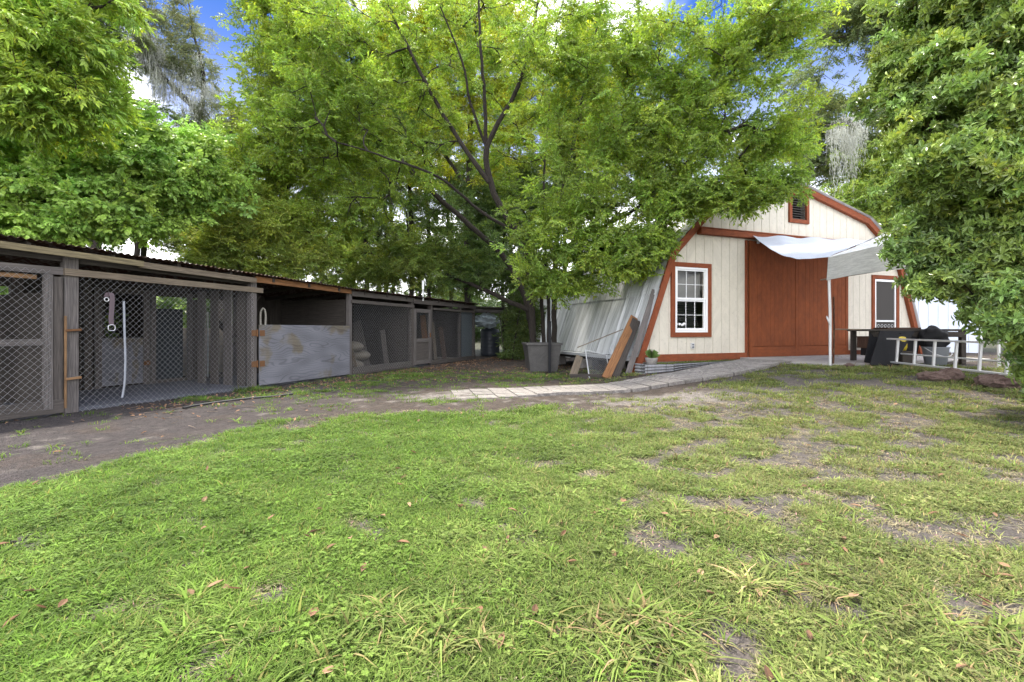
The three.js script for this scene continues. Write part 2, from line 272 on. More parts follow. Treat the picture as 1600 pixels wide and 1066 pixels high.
  WB('trim', mat.redTrim, [0, 0.755, 0.014], [0.88, 0.1, 0.045]); WB('trim', mat.redTrim, [0, -0.755, 0.014], [0.88, 0.1, 0.045]);
  for (const s of [-1, 1]) WB('frame', mat.white, [s * 0.418, 0, 0.0], [0.044, 1.41, 0.06]);
  WB('frame', mat.white, [0, 0.683, 0.0], [0.792, 0.044, 0.06]); WB('frame', mat.white, [0, -0.683, 0.002], [0.792, 0.044, 0.066]);
  for (const [yc, z] of [[0.335, -0.004], [-0.325, -0.018]]) {
    for (const s of [-1, 1]) WB('sash', mat.white, [s * 0.377, yc, z], [0.036, 0.66, 0.03]);
    WB('sash', mat.white, [0, yc + 0.31, z + 0.001], [0.72, 0.036, 0.03]); WB('sash', mat.white, [0, yc - 0.31, z + 0.001], [0.72, 0.045, 0.034]);
    for (const x of [-0.12, 0.12]) WB('muntin', mat.white, [x, yc, z], [0.012, 0.585, 0.014]);
    WB('muntin', mat.white, [0, yc, z + 0.001], [0.715, 0.012, 0.014]);
    for (const x of [-0.24, 0, 0.24]) for (const y of [-0.15, 0.15]) { const pn = mesh('pane', new THREE.PlaneGeometry(0.236, 0.29), mat.glass, W); pn.position.set(x, yc + y, z - 0.009); }
  }
  for (let k = 0; k < 11; k++) { const b = timber('blind_slat', W, M(C(0.035, 0.04, 0.035), 0.8), [0, -0.6 + k * 0.055, -0.22], [0.74, 0.004, 0.045], [0.5, 0, 0], 0.001); }
  timber('reflection_panel', W, M(C(0.18, 0.18, 0.17), 0.9), [0, 0.335, -0.16], [0.78, 0.64, 0.01]);  // grey panel added behind the upper panes, imitates their pale sky reflection
  const fl = mesh('window_ornament', merge([[-0.27, -0.53], [-0.2, -0.545], [-0.15, -0.52], [-0.35, -0.53]].map(([x, y]) => new THREE.IcosahedronGeometry(0.032, 1).translate(x, y, -0.045))), mat.white, W);
  // meter box / outlet
  const ob = timber('outlet_box', B, mat.alu, [-3.2, 0.28, 0.014], [0.075, 0.125, 0.05]); timber('cover', ob, mat.bucket, [0, 0.025, 0.027], [0.05, 0.035, 0.012]); timber('cover', ob, mat.bucket, [0, -0.028, 0.027], [0.05, 0.035, 0.012]);
  // sliding door track and doors
  timber('door_track', B, mat.redTrim, [-0.62, 2.77, 0.075], [4.9, 0.12, 0.14]); timber('track_cap', B, mat.redTrim, [-0.6, 2.845, 0.06], [4.96, 0.022, 0.2]);
  timber('header', B, mat.redTrim, [0.03, 2.86, 0.02], [3.5, 0.07, 0.03]);
  const bw = 0.1365;
  for (const [x0, x1, z] of [[-1.61, -0.078, 0.05], [-0.07, 1.67, 0.044]]) {
    const D = new THREE.Group(); D.name = nm('sliding_door'); D.position.set(0, 0, z); B.add(D);
    timber('door_core', D, mat.redBoard, [(x0 + x1) / 2, 1.33, -0.025], [x1 - x0 - 0.01, 2.68, 0.03]);
    const n = Math.round((x1 - x0 - 0.2) / bw), pw = (x1 - x0 - 0.2) / n;
    for (let k = 0; k < n; k++) timber('door_board', D, mat.redBoard, [x0 + 0.1 + pw * (k + 0.5), 1.45, 0], [pw - 0.003, 2.4, 0.02], [0, 0, 0], 0.003);
    timber('stile', D, mat.redBoard, [x0 + 0.05, 1.33, 0.004], [0.098, 2.68, 0.03]); timber('stile', D, mat.redBoard, [x1 - 0.05, 1.33, 0.004], [0.098, 2.68, 0.03]);
    timber('bottom_rail', D, mat.redBoard, [(x0 + x1) / 2, 0.12, 0.003], [x1 - x0 - 0.2, 0.23, 0.03]);
    timber('hanger', D, mat.galv, [x0 + 0.2, 2.66, 0.06], [0.06, 0.12, 0.03]);
  }
  timber('jamb', B, mat.redTrim, [-1.66, 1.33, 0.01], [0.06, 2.7, 0.04]);
  // gable vent
  const G = new THREE.Group(); G.name = nm('gable_vent'); G.position.set(0, 3.58, 0); B.add(G);
  timber('frame', G, mat.redTrim, [-0.285, 0, 0.015], [0.09, 0.76, 0.05]); timber('frame', G, mat.redTrim, [0.285, 0, 0.015], [0.09, 0.76, 0.05]);
  timber('frame', G, mat.redTrim, [0, 0.335, 0.014], [0.48, 0.09, 0.05]); timber('frame', G, mat.redTrim, [0, -0.335, 0.014], [0.48, 0.09, 0.05]);
  for (let k = 0; k < 10; k++) timber('slat', G, mat.darkWood, [0, -0.26 + k * 0.058, -0.02], [0.48, 0.008, 0.06], [0.7, 0, 0], 0.002);
  // screen door
  const S = new THREE.Group(); S.name = nm('screen_door'); S.position.set(3.18, 0, 0); B.add(S);
  timber('trim', S, mat.redTrim, [-0.49, 1.03, 0.012], [0.1, 2.06, 0.04]); timber('trim', S, mat.redTrim, [0.49, 1.03, 0.012], [0.1, 2.0, 0.04]); timber('trim', S, mat.redTrim, [0, 2.02, 0.01], [0.88, 0.1, 0.04]);
  for (const s of [-1, 1]) timber('frame', S, mat.alu, [s * 0.40, 0.99, 0.0], [0.06, 1.94, 0.03]);
  for (const [y, h] of [[1.93, 0.06], [0.06, 0.1], [0.86, 0.05]]) timber('rail', S, mat.alu, [0, y, 0.001], [0.74, h, 0.03]);
  timber('screen', S, M(C(0.05, 0.045, 0.04), 0.9), [0, 1, -0.01], [0.74, 1.84, 0.004]);
  for (let k = 0; k < 5; k++) { const c = tube([0, 1, 2, 3, 4, 5, 6, 7, 8].map((a) => V(Math.cos(a * 0.8) * 0.06 * (1 - a / 12), Math.sin(a * 0.8) * 0.06 * (1 - a / 12), 0)), 0.006, 20, 4); const m = mesh('scroll', c, mat.alu, S); m.position.set(-0.28 + k * 0.14, 0.72, 0.008); }
}

// ---------- paving ----------
{
  const pts = [[5.05, 9.35], [5.74, 8.27], [6.9, 8.45], [10.4, 9.9], [9.9, 11.95], [5.2, 10.45]].map(([x, D]) => new THREE.Vector2(x, D));
  const g = new THREE.ExtrudeGeometry(new THREE.Shape(pts), { depth: 0.12, bevelEnabled: true, bevelSize: 0.006, bevelThickness: 0.006, bevelSegments: 1 }); g.rotateX(-Math.PI / 2); g.translate(0, 0.255, 0); 
  const p = g.attributes.position; struct('concrete_slab', metreUV(g), mat.concrete);
  const path = new THREE.Group(); path.name = nm('paver_path'); path.userData = { kind: 'structure' }; scene.add(path);
  const cv = new THREE.CatmullRomCurve3([V(-0.9, 0, 7.0), V(0.6, 0, 7.35), V(2.1, 0, 7.6), V(3.5, 0, 8.02), V(4.6, 0, 8.66), V(5.2, 0, 9.3)]), rows = 22, Lc = cv.getLength(), r = rng(3);
  const vs = [0, 1, 2].map(() => box(Lc / rows - 0.006, 0.06, 0.306, 0.006)), shades = [0, 1, 2].map((k) => { const m = mat.paver.clone(); m.color.multiplyScalar(0.90 + 0.09 * k); return m; });
  for (let i = 0; i < rows; i++) { const t = (i + 0.5) / rows, c = cv.getPointAt(t), d = cv.getTangentAt(t), a = Math.atan2(d.z, d.x); for (let k = -1; k <= 1; k++) {
    const m = mesh('paver', vs[(r() * 3) | 0], shades[(r() * 3) | 0], path), x = c.x - d.z * k * 0.31, D = c.z + d.x * k * 0.31;
    m.position.set(x, gnd(x, D) - 0.03 + 0.04 * sm(0, 0.22, t + 0.03 * k) + 0.006 * r() + 0.02 * sm(0.25, 0.7, t), -D); m.rotation.order = 'YZX'; m.rotation.set((r() - 0.5) * 0.02, a + (r() - 0.5) * 0.03, Math.atan2(gnd(x + d.x * 0.3, D + d.z * 0.3) - gnd(x - d.x * 0.3, D - d.z * 0.3), 0.6) + (r() - 0.5) * 0.015);
  } }
}
{ // raised bed edging of corrugated sheet before the barn
  const E = thing('bed_edging', 'low corrugated grey metal edging of the raised bed below the barn window', 'garden edging');
  function corr(ax, ad, bx, bd, y0, y1a, y1b) { const n = 24, m = 28, pos = [], idx = [], L = Math.hypot(bx - ax, bd - ad), nx = -(bd - ad) / L, nd = (bx - ax) / L; for (let j = 0; j <= n; j++) for (let i = 0; i <= m; i++) { const t = i / m, q = j / n, x = lerp(ax, bx, t), D = lerp(ad, bd, t), o = 0.016 * Math.sin(q * Math.PI * 2 * 3.5) ; pos.push(x + nx * o, lerp(gnd(x, D) - 0.02, lerp(y1a, y1b, t), q), -(D + nd * o)); } for (let j = 0; j < n; j++) for (let i = 0; i < m; i++) { const k = j * (m + 1) + i; idx.push(k, k + 1, k + m + 2, k, k + m + 2, k + m + 1); } const g = new THREE.BufferGeometry(); g.setAttribute('position', new THREE.Float32BufferAttribute(pos, 3)); g.setAttribute('uv', new THREE.Float32BufferAttribute(pos.filter((_, i) => i % 3 < 2), 2)); g.setIndex(idx); g.computeVertexNormals(); return g; }
  const gm = mat.galv.clone(); gm.side = THREE.DoubleSide; gm.color = C(0.36, 0.36, 0.37);
  mesh('front_sheet', corr(2.62, 8.95, 3.15, 8.86, 0, 0.33, 0.34), gm, E); mesh('long_sheet', corr(3.17, 8.90, 5.0, 9.75, 0, 0.345, 0.36), gm, E); mesh('side_sheet', corr(2.62, 8.96, 2.5, 9.25, 0, 0.33, 0.33), gm, E);
  const sh = new THREE.Shape([[2.64, 8.98], [3.15, 8.9], [5.0, 9.77], [5.35, 10.45], [2.5, 9.45]].map((p) => new THREE.Vector2(...p))), g = new THREE.ExtrudeGeometry(sh, { depth: 0.2, bevelEnabled: false }); g.rotateX(-Math.PI / 2); g.translate(0, 0.11, 0);
  mesh('soil', metreUV(g), mat.soilFill, E);
}

// ---------- kennels ----------
const KA = V(-5.36, 0, -5.51), KU = V(0.375, 0, -0.927), KW = V(0.927, 0, 0.375), KR = Math.acos(0.375);
const kAt = (s, y, w) => KA.clone().addScaledVector(KU, s).addScaledVector(KW, w).setY(y);
function linkGeo(w, h, step = 0.072, r = 0.0019) {     // chain link fabric w by h from (0,0)
  const l = [];
  for (const sg of [1, -1]) for (let c = -h * 0.93; c < w; c += step) {
    const k = 0.93, seg = []; let ts = [0, h];            // x = c + k*y (or mirrored)
    let y0 = Math.max(0, -c / k), y1 = Math.min(h, (w - c) / k); if (y1 - y0 < 0.02) continue;
    const X = (y) => sg > 0 ? c + k * y : w - (c + k * y);
    l.push(cyl(V(X(y0), y0, sg * 0.002), V(X(y1), y1, sg * 0.002), r, r, 3));
  }
  return mergeGeometries(l.map(strip));
}
{
  const K = thing('kennel_row', 'long low row of weathered timber kennels with chain link fronts and corrugated roof', 'kennels', [KA.x, 0, KA.z], KR);
  const T = (n, m, x, y, z, sx, sy, sz, r) => timber(n, K, m, [x, y, z], [sx, sy, sz], r);
  const roofY = (s) => 1.985 - 0.022 * s * (s < 4.8 ? 1 : 0) - (s >= 4.8 ? 0.105 : 0);
  const roofM = mat.roofRust.clone(); roofM.side = THREE.DoubleSide;
  // corrugated roof sheets, falling to the back
  { const w = 0.66, n = 44, pos = [], uv = [], idx = []; for (let j = 0; j <= 4; j++) for (let i = 0; i <= n; i++) { pos.push(i / n * (w + 0.03), 0.011 * Math.sin(i / n * 2 * Math.PI * 9), -j * 0.62); uv.push(i / n * w, j * 0.62); } for (let j = 0; j < 4; j++) for (let i = 0; i < n; i++) { const k = j * (n + 1) + i; idx.push(k, k + 1, k + n + 2, k, k + n + 2, k + n + 1); }
    const g = new THREE.BufferGeometry(); g.setAttribute('position', new THREE.Float32BufferAttribute(pos, 3)); g.setAttribute('uv', new THREE.Float32BufferAttribute(uv, 2)); g.setIndex(idx); g.computeVertexNormals();
    for (let k = 0; k < 20; k++) { const s = -2.3 + k * w, m = mesh('roof_sheet', g, roofM, K); m.position.set(s, roofY(s + 0.3) + 0.02 + 0.004 * (k % 2), 0.2); m.rotation.set(-0.07, 0, -0.02); } }
  // posts
  for (const [s, w, d, h, m] of [[-2.2, 0.12, 0.1, 1.9, 'greyWood'], [0, 0.135, 0.1, 1.93, 'greyWood'], [2.44, 0.11, 0.1, 1.86, 'greyWood'], [4.79, 0.09, 0.09, 1.84, 'greyWood'], [7.12, 0.1, 0.1, 1.78, 'greyWood2'], [8.06, 0.1, 0.1, 1.78, 'greyWood2'], [9.8, 0.09, 0.09, 1.8, 'greyWood2'], [10.78, 0.09, 0.09, 1.8, 'greyWood2']]) T('post', mat[m], s, h / 2, 0, w, h, d);
  // front header beams and fascia boards
  T('header_beam', mat.darkWood, 0.1, 1.86, -0.02, 4.6, 0.09, 0.05, [0, 0, -0.02]);
  T('fascia_board', mat.yellowWood, -0.75, 1.915, 0.17, 2.9, 0.075, 0.035, [0, 0, -0.02]); T('fascia_board', mat.paleWood, 1.55, 1.86, 0.12, 1.75, 0.085, 0.035, [0, 0, -0.022]);
  T('header_beam', mat.orangeWood, 3.62, 1.855, 0.06, 2.32, 0.1, 0.04, [0, 0, -0.012]);
  T('header_beam', mat.greyWood2, 6.0, 1.80, 0.06, 2.4, 0.11, 0.04); T('rail', mat.greyWood2, 5.97, 1.63, 0.07, 2.36, 0.075, 0.04);
  T('header_beam', mat.greyWood2, 7.62, 1.77, 0.08, 1.0, 0.12, 0.04); T('header_beam', mat.greyWood2, 9.45, 1.78, 0.06, 2.75, 0.12, 0.04); T('rail', mat.greyWood2, 9.45, 1.61, 0.07, 2.7, 0.06, 0.035);
  for (let s = -2; s < 10.8; s += 0.8) T('rafter', mat.darkWood, s, roofY(s) - 0.11, -1.05, 0.045, 0.09, 2.3, [0.07 * -1, 0, 0]);
  // bay one: gate frame left of the first post
  T('gate_rail', mat.greyWood, -1.1, 1.69, 0.03, 2.05, 0.09, 0.04, [0, 0, 0.01]); T('gate_rail', mat.newWood, -1.25, 1.61, 0.0, 1.9, 0.05, 0.035); T('gate_rail', mat.greyWood, -1.15, 0.86, 0.04, 1.95, 0.075, 0.035); T('gate_rail', mat.greyWood2, -1.1, 0.1, 0.04, 2.05, 0.16, 0.04);
  T('gate_stile', mat.greyWood, -0.22, 0.86, 0.05, 0.085, 1.58, 0.04); T('gate_stile', mat.greyWood2, -0.125, 0.84, 0.03, 0.085, 1.58, 0.04);
  T('stop_strip', mat.newWood, -0.071, 0.62, 0.075, 0.022, 1.1, 0.02);
  for (const [y, c] of [[1.0, 'rust'], [0.42, 'newWood']]) T('turn_button', mat[c], 0, y, 0.085, 0.15, 0.028, 0.03, [0, 0, 0.06]);
  const L1 = mesh('chain_link', linkGeo(1.95, 1.62), mat.wire, K, 'stuff'); L1.position.set(-2.15, 0.08, 0.075);
  // bay two
  T('rail', mat.paleWood, 1.26, 1.69, 0.06, 2.68, 0.085, 0.04, [0, 0, -0.004]);
  const L2 = mesh('chain_link', linkGeo(2.36, 1.68), mat.wire, K, 'stuff'); L2.position.set(0.07, 0.0, 0.062);
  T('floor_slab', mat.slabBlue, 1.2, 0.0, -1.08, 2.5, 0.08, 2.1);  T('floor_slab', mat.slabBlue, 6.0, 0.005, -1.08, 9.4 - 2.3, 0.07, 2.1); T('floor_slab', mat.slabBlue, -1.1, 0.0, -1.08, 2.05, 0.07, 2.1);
  // back wall: door, openings, boards
  const bz = -2.05;
  T('back_post', mat.greyWood2, 0.3, 0.9, bz, 0.13, 1.8, 0.09); T('back_post', mat.greyWood2, 1.12, 0.9, bz, 0.1, 1.8, 0.09);
  { const D = new THREE.Group(); D.name = nm('back_door'); D.position.set(1.62, 0, bz + 0.03); K.add(D);
    timber('door_panel', D, mat.ply, [-0.02, 0.47, 0], [0.6, 0.8, 0.02]); timber('stile', D, mat.greyWood, [-0.37, 0.87, 0.012], [0.09, 1.66, 0.035]); timber('stile', D, mat.greyWood, [0.33, 0.87, 0.012], [0.1, 1.66, 0.035]);
    timber('rail', D, mat.greyWood2, [0, 1.66, 0.012], [0.6, 0.09, 0.035]); timber('latch', D, mat.rust, [0.33, 0.42, 0.035], [0.1, 0.08, 0.015]); }
  // the closed sleeping box behind the back door
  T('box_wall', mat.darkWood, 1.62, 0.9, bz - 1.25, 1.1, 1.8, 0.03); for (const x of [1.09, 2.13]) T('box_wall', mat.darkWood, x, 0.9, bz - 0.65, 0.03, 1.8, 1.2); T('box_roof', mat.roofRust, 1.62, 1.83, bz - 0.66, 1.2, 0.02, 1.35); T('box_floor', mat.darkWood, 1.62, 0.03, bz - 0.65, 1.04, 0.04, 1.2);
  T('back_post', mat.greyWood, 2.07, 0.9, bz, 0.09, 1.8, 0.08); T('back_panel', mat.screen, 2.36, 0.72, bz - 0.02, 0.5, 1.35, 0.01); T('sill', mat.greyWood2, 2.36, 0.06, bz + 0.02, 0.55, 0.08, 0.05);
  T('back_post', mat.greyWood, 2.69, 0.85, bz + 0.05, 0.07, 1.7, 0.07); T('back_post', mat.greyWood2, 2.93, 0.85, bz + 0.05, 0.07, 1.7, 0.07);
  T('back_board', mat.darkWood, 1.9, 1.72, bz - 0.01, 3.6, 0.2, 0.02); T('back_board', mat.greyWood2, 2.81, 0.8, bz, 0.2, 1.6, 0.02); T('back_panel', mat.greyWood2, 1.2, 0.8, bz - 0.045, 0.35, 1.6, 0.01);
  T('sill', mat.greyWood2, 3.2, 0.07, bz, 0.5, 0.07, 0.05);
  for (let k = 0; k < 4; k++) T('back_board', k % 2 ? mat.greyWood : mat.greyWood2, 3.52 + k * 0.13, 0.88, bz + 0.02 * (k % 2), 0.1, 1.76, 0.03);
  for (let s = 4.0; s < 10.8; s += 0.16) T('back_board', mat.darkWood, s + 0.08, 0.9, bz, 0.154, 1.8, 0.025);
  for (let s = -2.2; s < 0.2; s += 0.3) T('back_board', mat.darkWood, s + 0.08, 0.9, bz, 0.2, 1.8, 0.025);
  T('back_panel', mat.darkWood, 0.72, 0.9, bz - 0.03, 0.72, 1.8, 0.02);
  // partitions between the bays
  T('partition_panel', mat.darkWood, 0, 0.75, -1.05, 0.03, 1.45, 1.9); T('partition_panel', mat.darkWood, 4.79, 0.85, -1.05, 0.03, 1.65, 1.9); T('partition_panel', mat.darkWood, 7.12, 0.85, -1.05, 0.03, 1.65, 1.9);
  for (let k = 0; k < 4; k++) T('partition_board', k % 2 ? mat.greyWood : mat.greyWood2, 2.44, 0.85, -0.25 - k * 0.34, 0.03, 1.7, 0.2);
  T('rail', mat.greyWood2, -1.1, 0.06, -1.3, 2.0, 0.1, 0.05); T('inner_post', mat.greyWood2, -0.35, 0.85, -1.35, 0.14, 1.7, 0.1);
  // bay three: half-height plywood gate
  { const G = new THREE.Group(); G.name = nm('plywood_gate'); G.position.set(3.63, 0, 0.04); K.add(G);
    const pg = new RoundedBoxGeometry(2.2, 1.05, 0.02, 1, 0.003); { const p = pg.attributes.position, uv = pg.attributes.uv; for (let i = 0; i < p.count; i++) uv.setXY(i, p.getX(i) / 2.2 + 0.5, p.getY(i) / 1.05 + 0.5); }
    const pm = mesh('plywood_sheet', pg, mat.ply, G); pm.position.set(0, 0.57, 0.02); 
    timber('gate_stile', G, mat.greyWood, [-1.0, 0.57, -0.012], [0.09, 1.0, 0.04]); timber('gate_stile', G, mat.greyWood, [1.0, 0.57, -0.012], [0.09, 1.0, 0.04]);
    for (const y of [0.95, 0.42]) { const h = mesh('hinge', merge([new THREE.CylinderGeometry(0.014, 0.014, 0.12, 8).translate(-1.14, y, 0.03), box(0.11, 0.1, 0.006).translate(-1.19, y, 0.022), box(0.1, 0.1, 0.006).translate(-1.05, y, 0.036)]), mat.rust, G); } }
  // bay four, door, bays five and six
  const L4 = mesh('chain_link', linkGeo(2.2, 1.55), mat.wire, K, 'stuff'); L4.position.set(4.85, 0.05, 0.06);
  T('sill_board', mat.greyWood2, 5.95, 0.1, 0.04, 2.25, 0.17, 0.03);
  { const D = new THREE.Group(); D.name = nm('kennel_door'); D.position.set(7.59, 0, 0.05); K.add(D);
    for (const s of [-1, 1]) timber('stile', D, mat.greyWood, [s * 0.36, 0.82, 0], [0.1, 1.52, 0.035]);
    for (const y of [1.53, 0.72, 0.12]) timber('rail', D, mat.greyWood, [0, y, 0.001], [0.62, 0.1, 0.033]);
    timber('door_panel', D, mat.greyWood2, [0, 0.42, -0.008], [0.62, 0.52, 0.012]); timber('latch', D, mat.rust, [0.36, 0.86, 0.03], [0.03, 0.12, 0.03]); const L = mesh('chain_link', linkGeo(0.62, 0.75), mat.wire, D, 'stuff'); L.position.set(-0.31, 0.76, 0.0); }
  const L5 = mesh('chain_link', linkGeo(1.65, 1.5), mat.wire, K, 'stuff'); L5.position.set(8.12, 0.05, 0.055);
  const L6 = mesh('chain_link', linkGeo(0.9, 1.5), mat.wire, K, 'stuff'); L6.position.set(9.85, 0.05, 0.055);
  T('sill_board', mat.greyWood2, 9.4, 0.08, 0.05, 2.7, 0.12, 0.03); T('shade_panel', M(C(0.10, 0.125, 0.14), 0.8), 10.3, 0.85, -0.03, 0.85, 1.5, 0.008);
  T('side_board', mat.greyWood2, 10.8, 0.9, -1.05, 0.03, 1.7, 2.0);
}
// what stands and hangs in the kennels
function leaning(name, label, mat_, a, b, w, t, cat = 'board') { return solo(name, barGeo(a, b, w, t), mat_, label, cat); }
solo('hanging_pipe', tube([kAt(0.52, 1.38, 0.085), kAt(0.525, 1.0, 0.09), kAt(0.53, 0.6, 0.1), kAt(0.52, 0.3, 0.1), kAt(0.5, 0.12, 0.09)], 0.013, 16, 8), M(C(0.38, 0.40, 0.44), 0.7, { map: tPatch }), 'thin white plastic pipe hanging down the chain link of the second kennel', 'pipe');
{ const S = thing('leash_strap', 'faded purple-grey strap with buckle hooked on the chain link beside the white pipe', 'strap');
  const o = (s, y, w) => kAt(s, y, w), pts = [o(0.33, 1.42, 0.075), o(0.355, 1.48, 0.09), o(0.38, 1.46, 0.095), o(0.385, 1.3, 0.09), o(0.38, 1.15, 0.085), o(0.385, 1.06, 0.085)];
  const cv = new THREE.CatmullRomCurve3(pts), pos = [], idx = []; for (let i = 0; i <= 24; i++) { const p = cv.getPoint(i / 24); for (const k of [-1, 1]) for (const e of [-1, 1]) { const q = p.clone().addScaledVector(KU, k * 0.028).addScaledVector(KW, e * 0.002); pos.push(q.x, q.y, q.z); } if (i) for (const [a, b] of [[0, 1], [1, 3], [3, 2], [2, 0]]) { const k = i * 4; idx.push(k - 4 + a, k - 4 + b, k + b, k - 4 + a, k + b, k + a); } }
  const g = new THREE.BufferGeometry(); g.setAttribute('position', new THREE.Float32BufferAttribute(pos, 3)); g.setIndex(idx); g.computeVertexNormals(); mesh('webbing', g, M(C(0.12, 0.09, 0.10), 0.9, { side: THREE.DoubleSide }), S);
  const bk = mesh('buckle', tube([[-0.03, 0], [0.03, 0], [0.03, -0.06], [-0.03, -0.06]].map(([a, b]) => o(0.385 + a, 1.06 + b, 0.088)), 0.006, 20, 5, true), mat.alu, S); mesh('ring', tube([0, 1, 2, 3, 4, 5].map((k) => o(0.33 + 0.024 * Math.cos(k * 1.05), 1.39 + 0.024 * Math.sin(k * 1.05), 0.09)), 0.006, 20, 5, true), mat.alu, S); }
leaning('leaning_board', 'grey board leaning behind the right edge of the second kennel', mat.greyWood, kAt(3.0, 0.08, -1.5), kAt(3.55, 0.75, -1.9), 0.07, 0.02);
leaning('leaning_board', 'dark board leaning across the bright opening at the back of the second kennel', mat.darkWood, kAt(3.15, 1.25, -2.0), kAt(3.6, 0.85, -2.0), 0.14, 0.03);
solo('leaning_sheet', box(1.5, 1.1, 0.02).rotateY(KR).translate(...kAt(3.7, 0.5, -3.4).toArray()), mat.tan, 'tan sheet standing outside behind the kennel opening', 'sheet');
leaning('metal_rod', 'thin pale rod standing in the back opening of the second kennel', mat.alu, kAt(2.84, 0.1, -1.7), kAt(2.84, 1.35, -1.7), 0.025, 0.025, 'rod');
leaning('roof_prop', 'heavy dark diagonal timber in the gloom above the plywood gate', mat.greyWood2, kAt(3.0, 0.9, -1.3), kAt(3.6, 1.72, -1.3), 0.12, 0.06, 'timber');
solo('bent_hose', tube([kAt(3.1, 1.0, -0.6), kAt(3.1, 1.35, -0.6), kAt(3.16, 1.42, -0.6), kAt(3.2, 1.32, -0.6), kAt(3.19, 1.0, -0.6)], 0.018, 20, 6), M(C(0.45, 0.42, 0.36), 0.6), 'pale bent hose looped above the top of the plywood gate', 'hose');
leaning('leaning_board', 'pale board leaning at the left behind the dark chain link bay', mat.paleWood, kAt(5.0, 1.1, -0.3), kAt(5.3, 0.15, -0.25), 0.07, 0.02);
leaning('leaning_board', 'wide dusty board leaning in the middle of the dark chain link bay', mat.greyWood2, kAt(6.35, 1.2, -1.2), kAt(5.9, 0.05, -0.5), 0.3, 0.03);
leaning('leaning_board', 'narrow grey board standing by the right post of the dark chain link bay', mat.greyWood2, kAt(6.7, 1.0, -0.6), kAt(6.5, 0.05, -0.3), 0.12, 0.03);
solo('feed_sacks', (() => { const l = []; for (let k = 0; k < 3; k++) { const g = new THREE.SphereGeometry(0.28, 16, 10); g.scale(1.2, 0.5, 0.8); const p = kAt(5.6 + 0.25 * (k % 2), 0.16 + k * 0.22, -0.7); g.translate(p.x, p.y, p.z); l.push(g); } return merge(l); })(), M(C(0.16, 0.14, 0.11), 0.9), 'slumped pile of dusty sacks on the floor of the dark chain link bay', 'sacks');
leaning('leaning_board', 'brown board leaning leftmost behind the chain link right of the narrow door', mat.orangeWood, kAt(8.75, 1.45, -0.7), kAt(8.3, 0.08, -0.25), 0.16, 0.03);
leaning('leaning_board', 'pale board leaning highest among those right of the narrow kennel door', mat.paleWood, kAt(9.15, 1.25, -0.6), kAt(8.7, 0.08, -0.2), 0.09, 0.025);
leaning('leaning_board', 'dark reddish board standing upright right of the pale leaning board', mat.brownBox, kAt(9.45, 1.1, -0.5), kAt(9.3, 0.08, -0.25), 0.14, 0.03);
{ const A = thing('antenna_pole', 'short whitish pole with slanting stay on the kennel roof edge', 'pole'); mesh('pole', cyl(kAt(7.5, 1.8, 0.13), kAt(7.5, 2.32, 0.13), 0.02, 0.016), mat.alu, A); mesh('sleeve', cyl(kAt(7.5, 2.12, 0.13), kAt(7.5, 2.35, 0.13), 0.032, 0.032), mat.white, A); mesh('stay', cyl(kAt(7.53, 2.12, 0.12), kAt(7.85, 1.86, 0.12), 0.009), mat.paleWood, A); }

// ---------- lean-to and storage at the far end of the kennels ----------
{
  const P = at(745, 0, 17.2), S = thing('lean_to_shed', 'low open lean-to roof on posts at the far end of the kennels', 'shelter', [-1.3, 0, -17.2], 0.15);
  timber('fascia_board', S, mat.greyWood, [0.5, 1.72, 0.05], [2.0, 0.11, 0.05], [0, 0, -0.03]); timber('roof_board', S, mat.greyWood2, [0.5, 1.8, -1.1], [2.1, 0.04, 2.4], [-0.05, 0, -0.03]);
  for (const [x, z] of [[-0.4, 0], [1.35, 0], [-0.4, -2], [1.35, -2]]) timber('post', S, mat.darkWood, [x, 0.85, z], [0.09, 1.75, 0.09]);
  const tk = thing('water_drum', 'dark plastic water drum standing under the lean-to', 'drum', [-0.85, 0, -17.6]);
  const pr = [[0.001, 0], [0.34, 0], [0.36, 0.04]]; for (let k = 0; k < 7; k++) pr.push([0.36, 0.08 + k * 0.13], [0.375, 0.12 + k * 0.13], [0.36, 0.16 + k * 0.13]); pr.push([0.33, 1.02], [0.12, 1.1], [0.001, 1.1]);
  mesh('drum_body', new THREE.LatheGeometry(pr.map((p) => new THREE.Vector2(...p)), 28), M(C(0.022, 0.027, 0.036), 0.5), tk); const lid = mesh('lid', new THREE.CylinderGeometry(0.13, 0.13, 0.06, 20), mat.black, tk); lid.position.y = 1.12;
  const g = new THREE.SphereGeometry(0.42, 40, 24), p = g.attributes.position; for (let i = 0; i < p.count; i++) { const v = V(p.getX(i), p.getY(i), p.getZ(i)), k = 1 + 0.3 * n3(v.x * 5, v.y * 5, v.z * 5) + 0.12 * n3(v.x * 13, v.y * 13, v.z * 13); p.setXYZ(i, v.x * k * 1.2, v.y * k * 0.6, v.z * k); } g.computeVertexNormals(); g.translate(-1.0, 1.36, -17.5);
  solo('crumpled_plastic', g, M(C(0.42, 0.48, 0.52), 0.35), 'crumpled pale plastic sheet heaped above the dark drum', 'plastic sheet');
}
{ const W = thing('white_shed', 'white sided shed glimpsed behind the multi-stemmed tree and planter', 'shed', [1.35, 0, -15.6], 0.1);
  for (let k = 0; k < 12; k++) timber('siding_plank', W, mat.white, [0, 0.3 + k * 0.2, 0], [1.5, 0.192, 0.03], [0.02, 0, 0]); timber('wall', W, mat.white, [0, 1.4, -0.9], [1.48, 2.7, 1.7]); timber('roof', W, mat.galv, [0, 2.78, -0.9], [1.7, 0.06, 2.1]); }
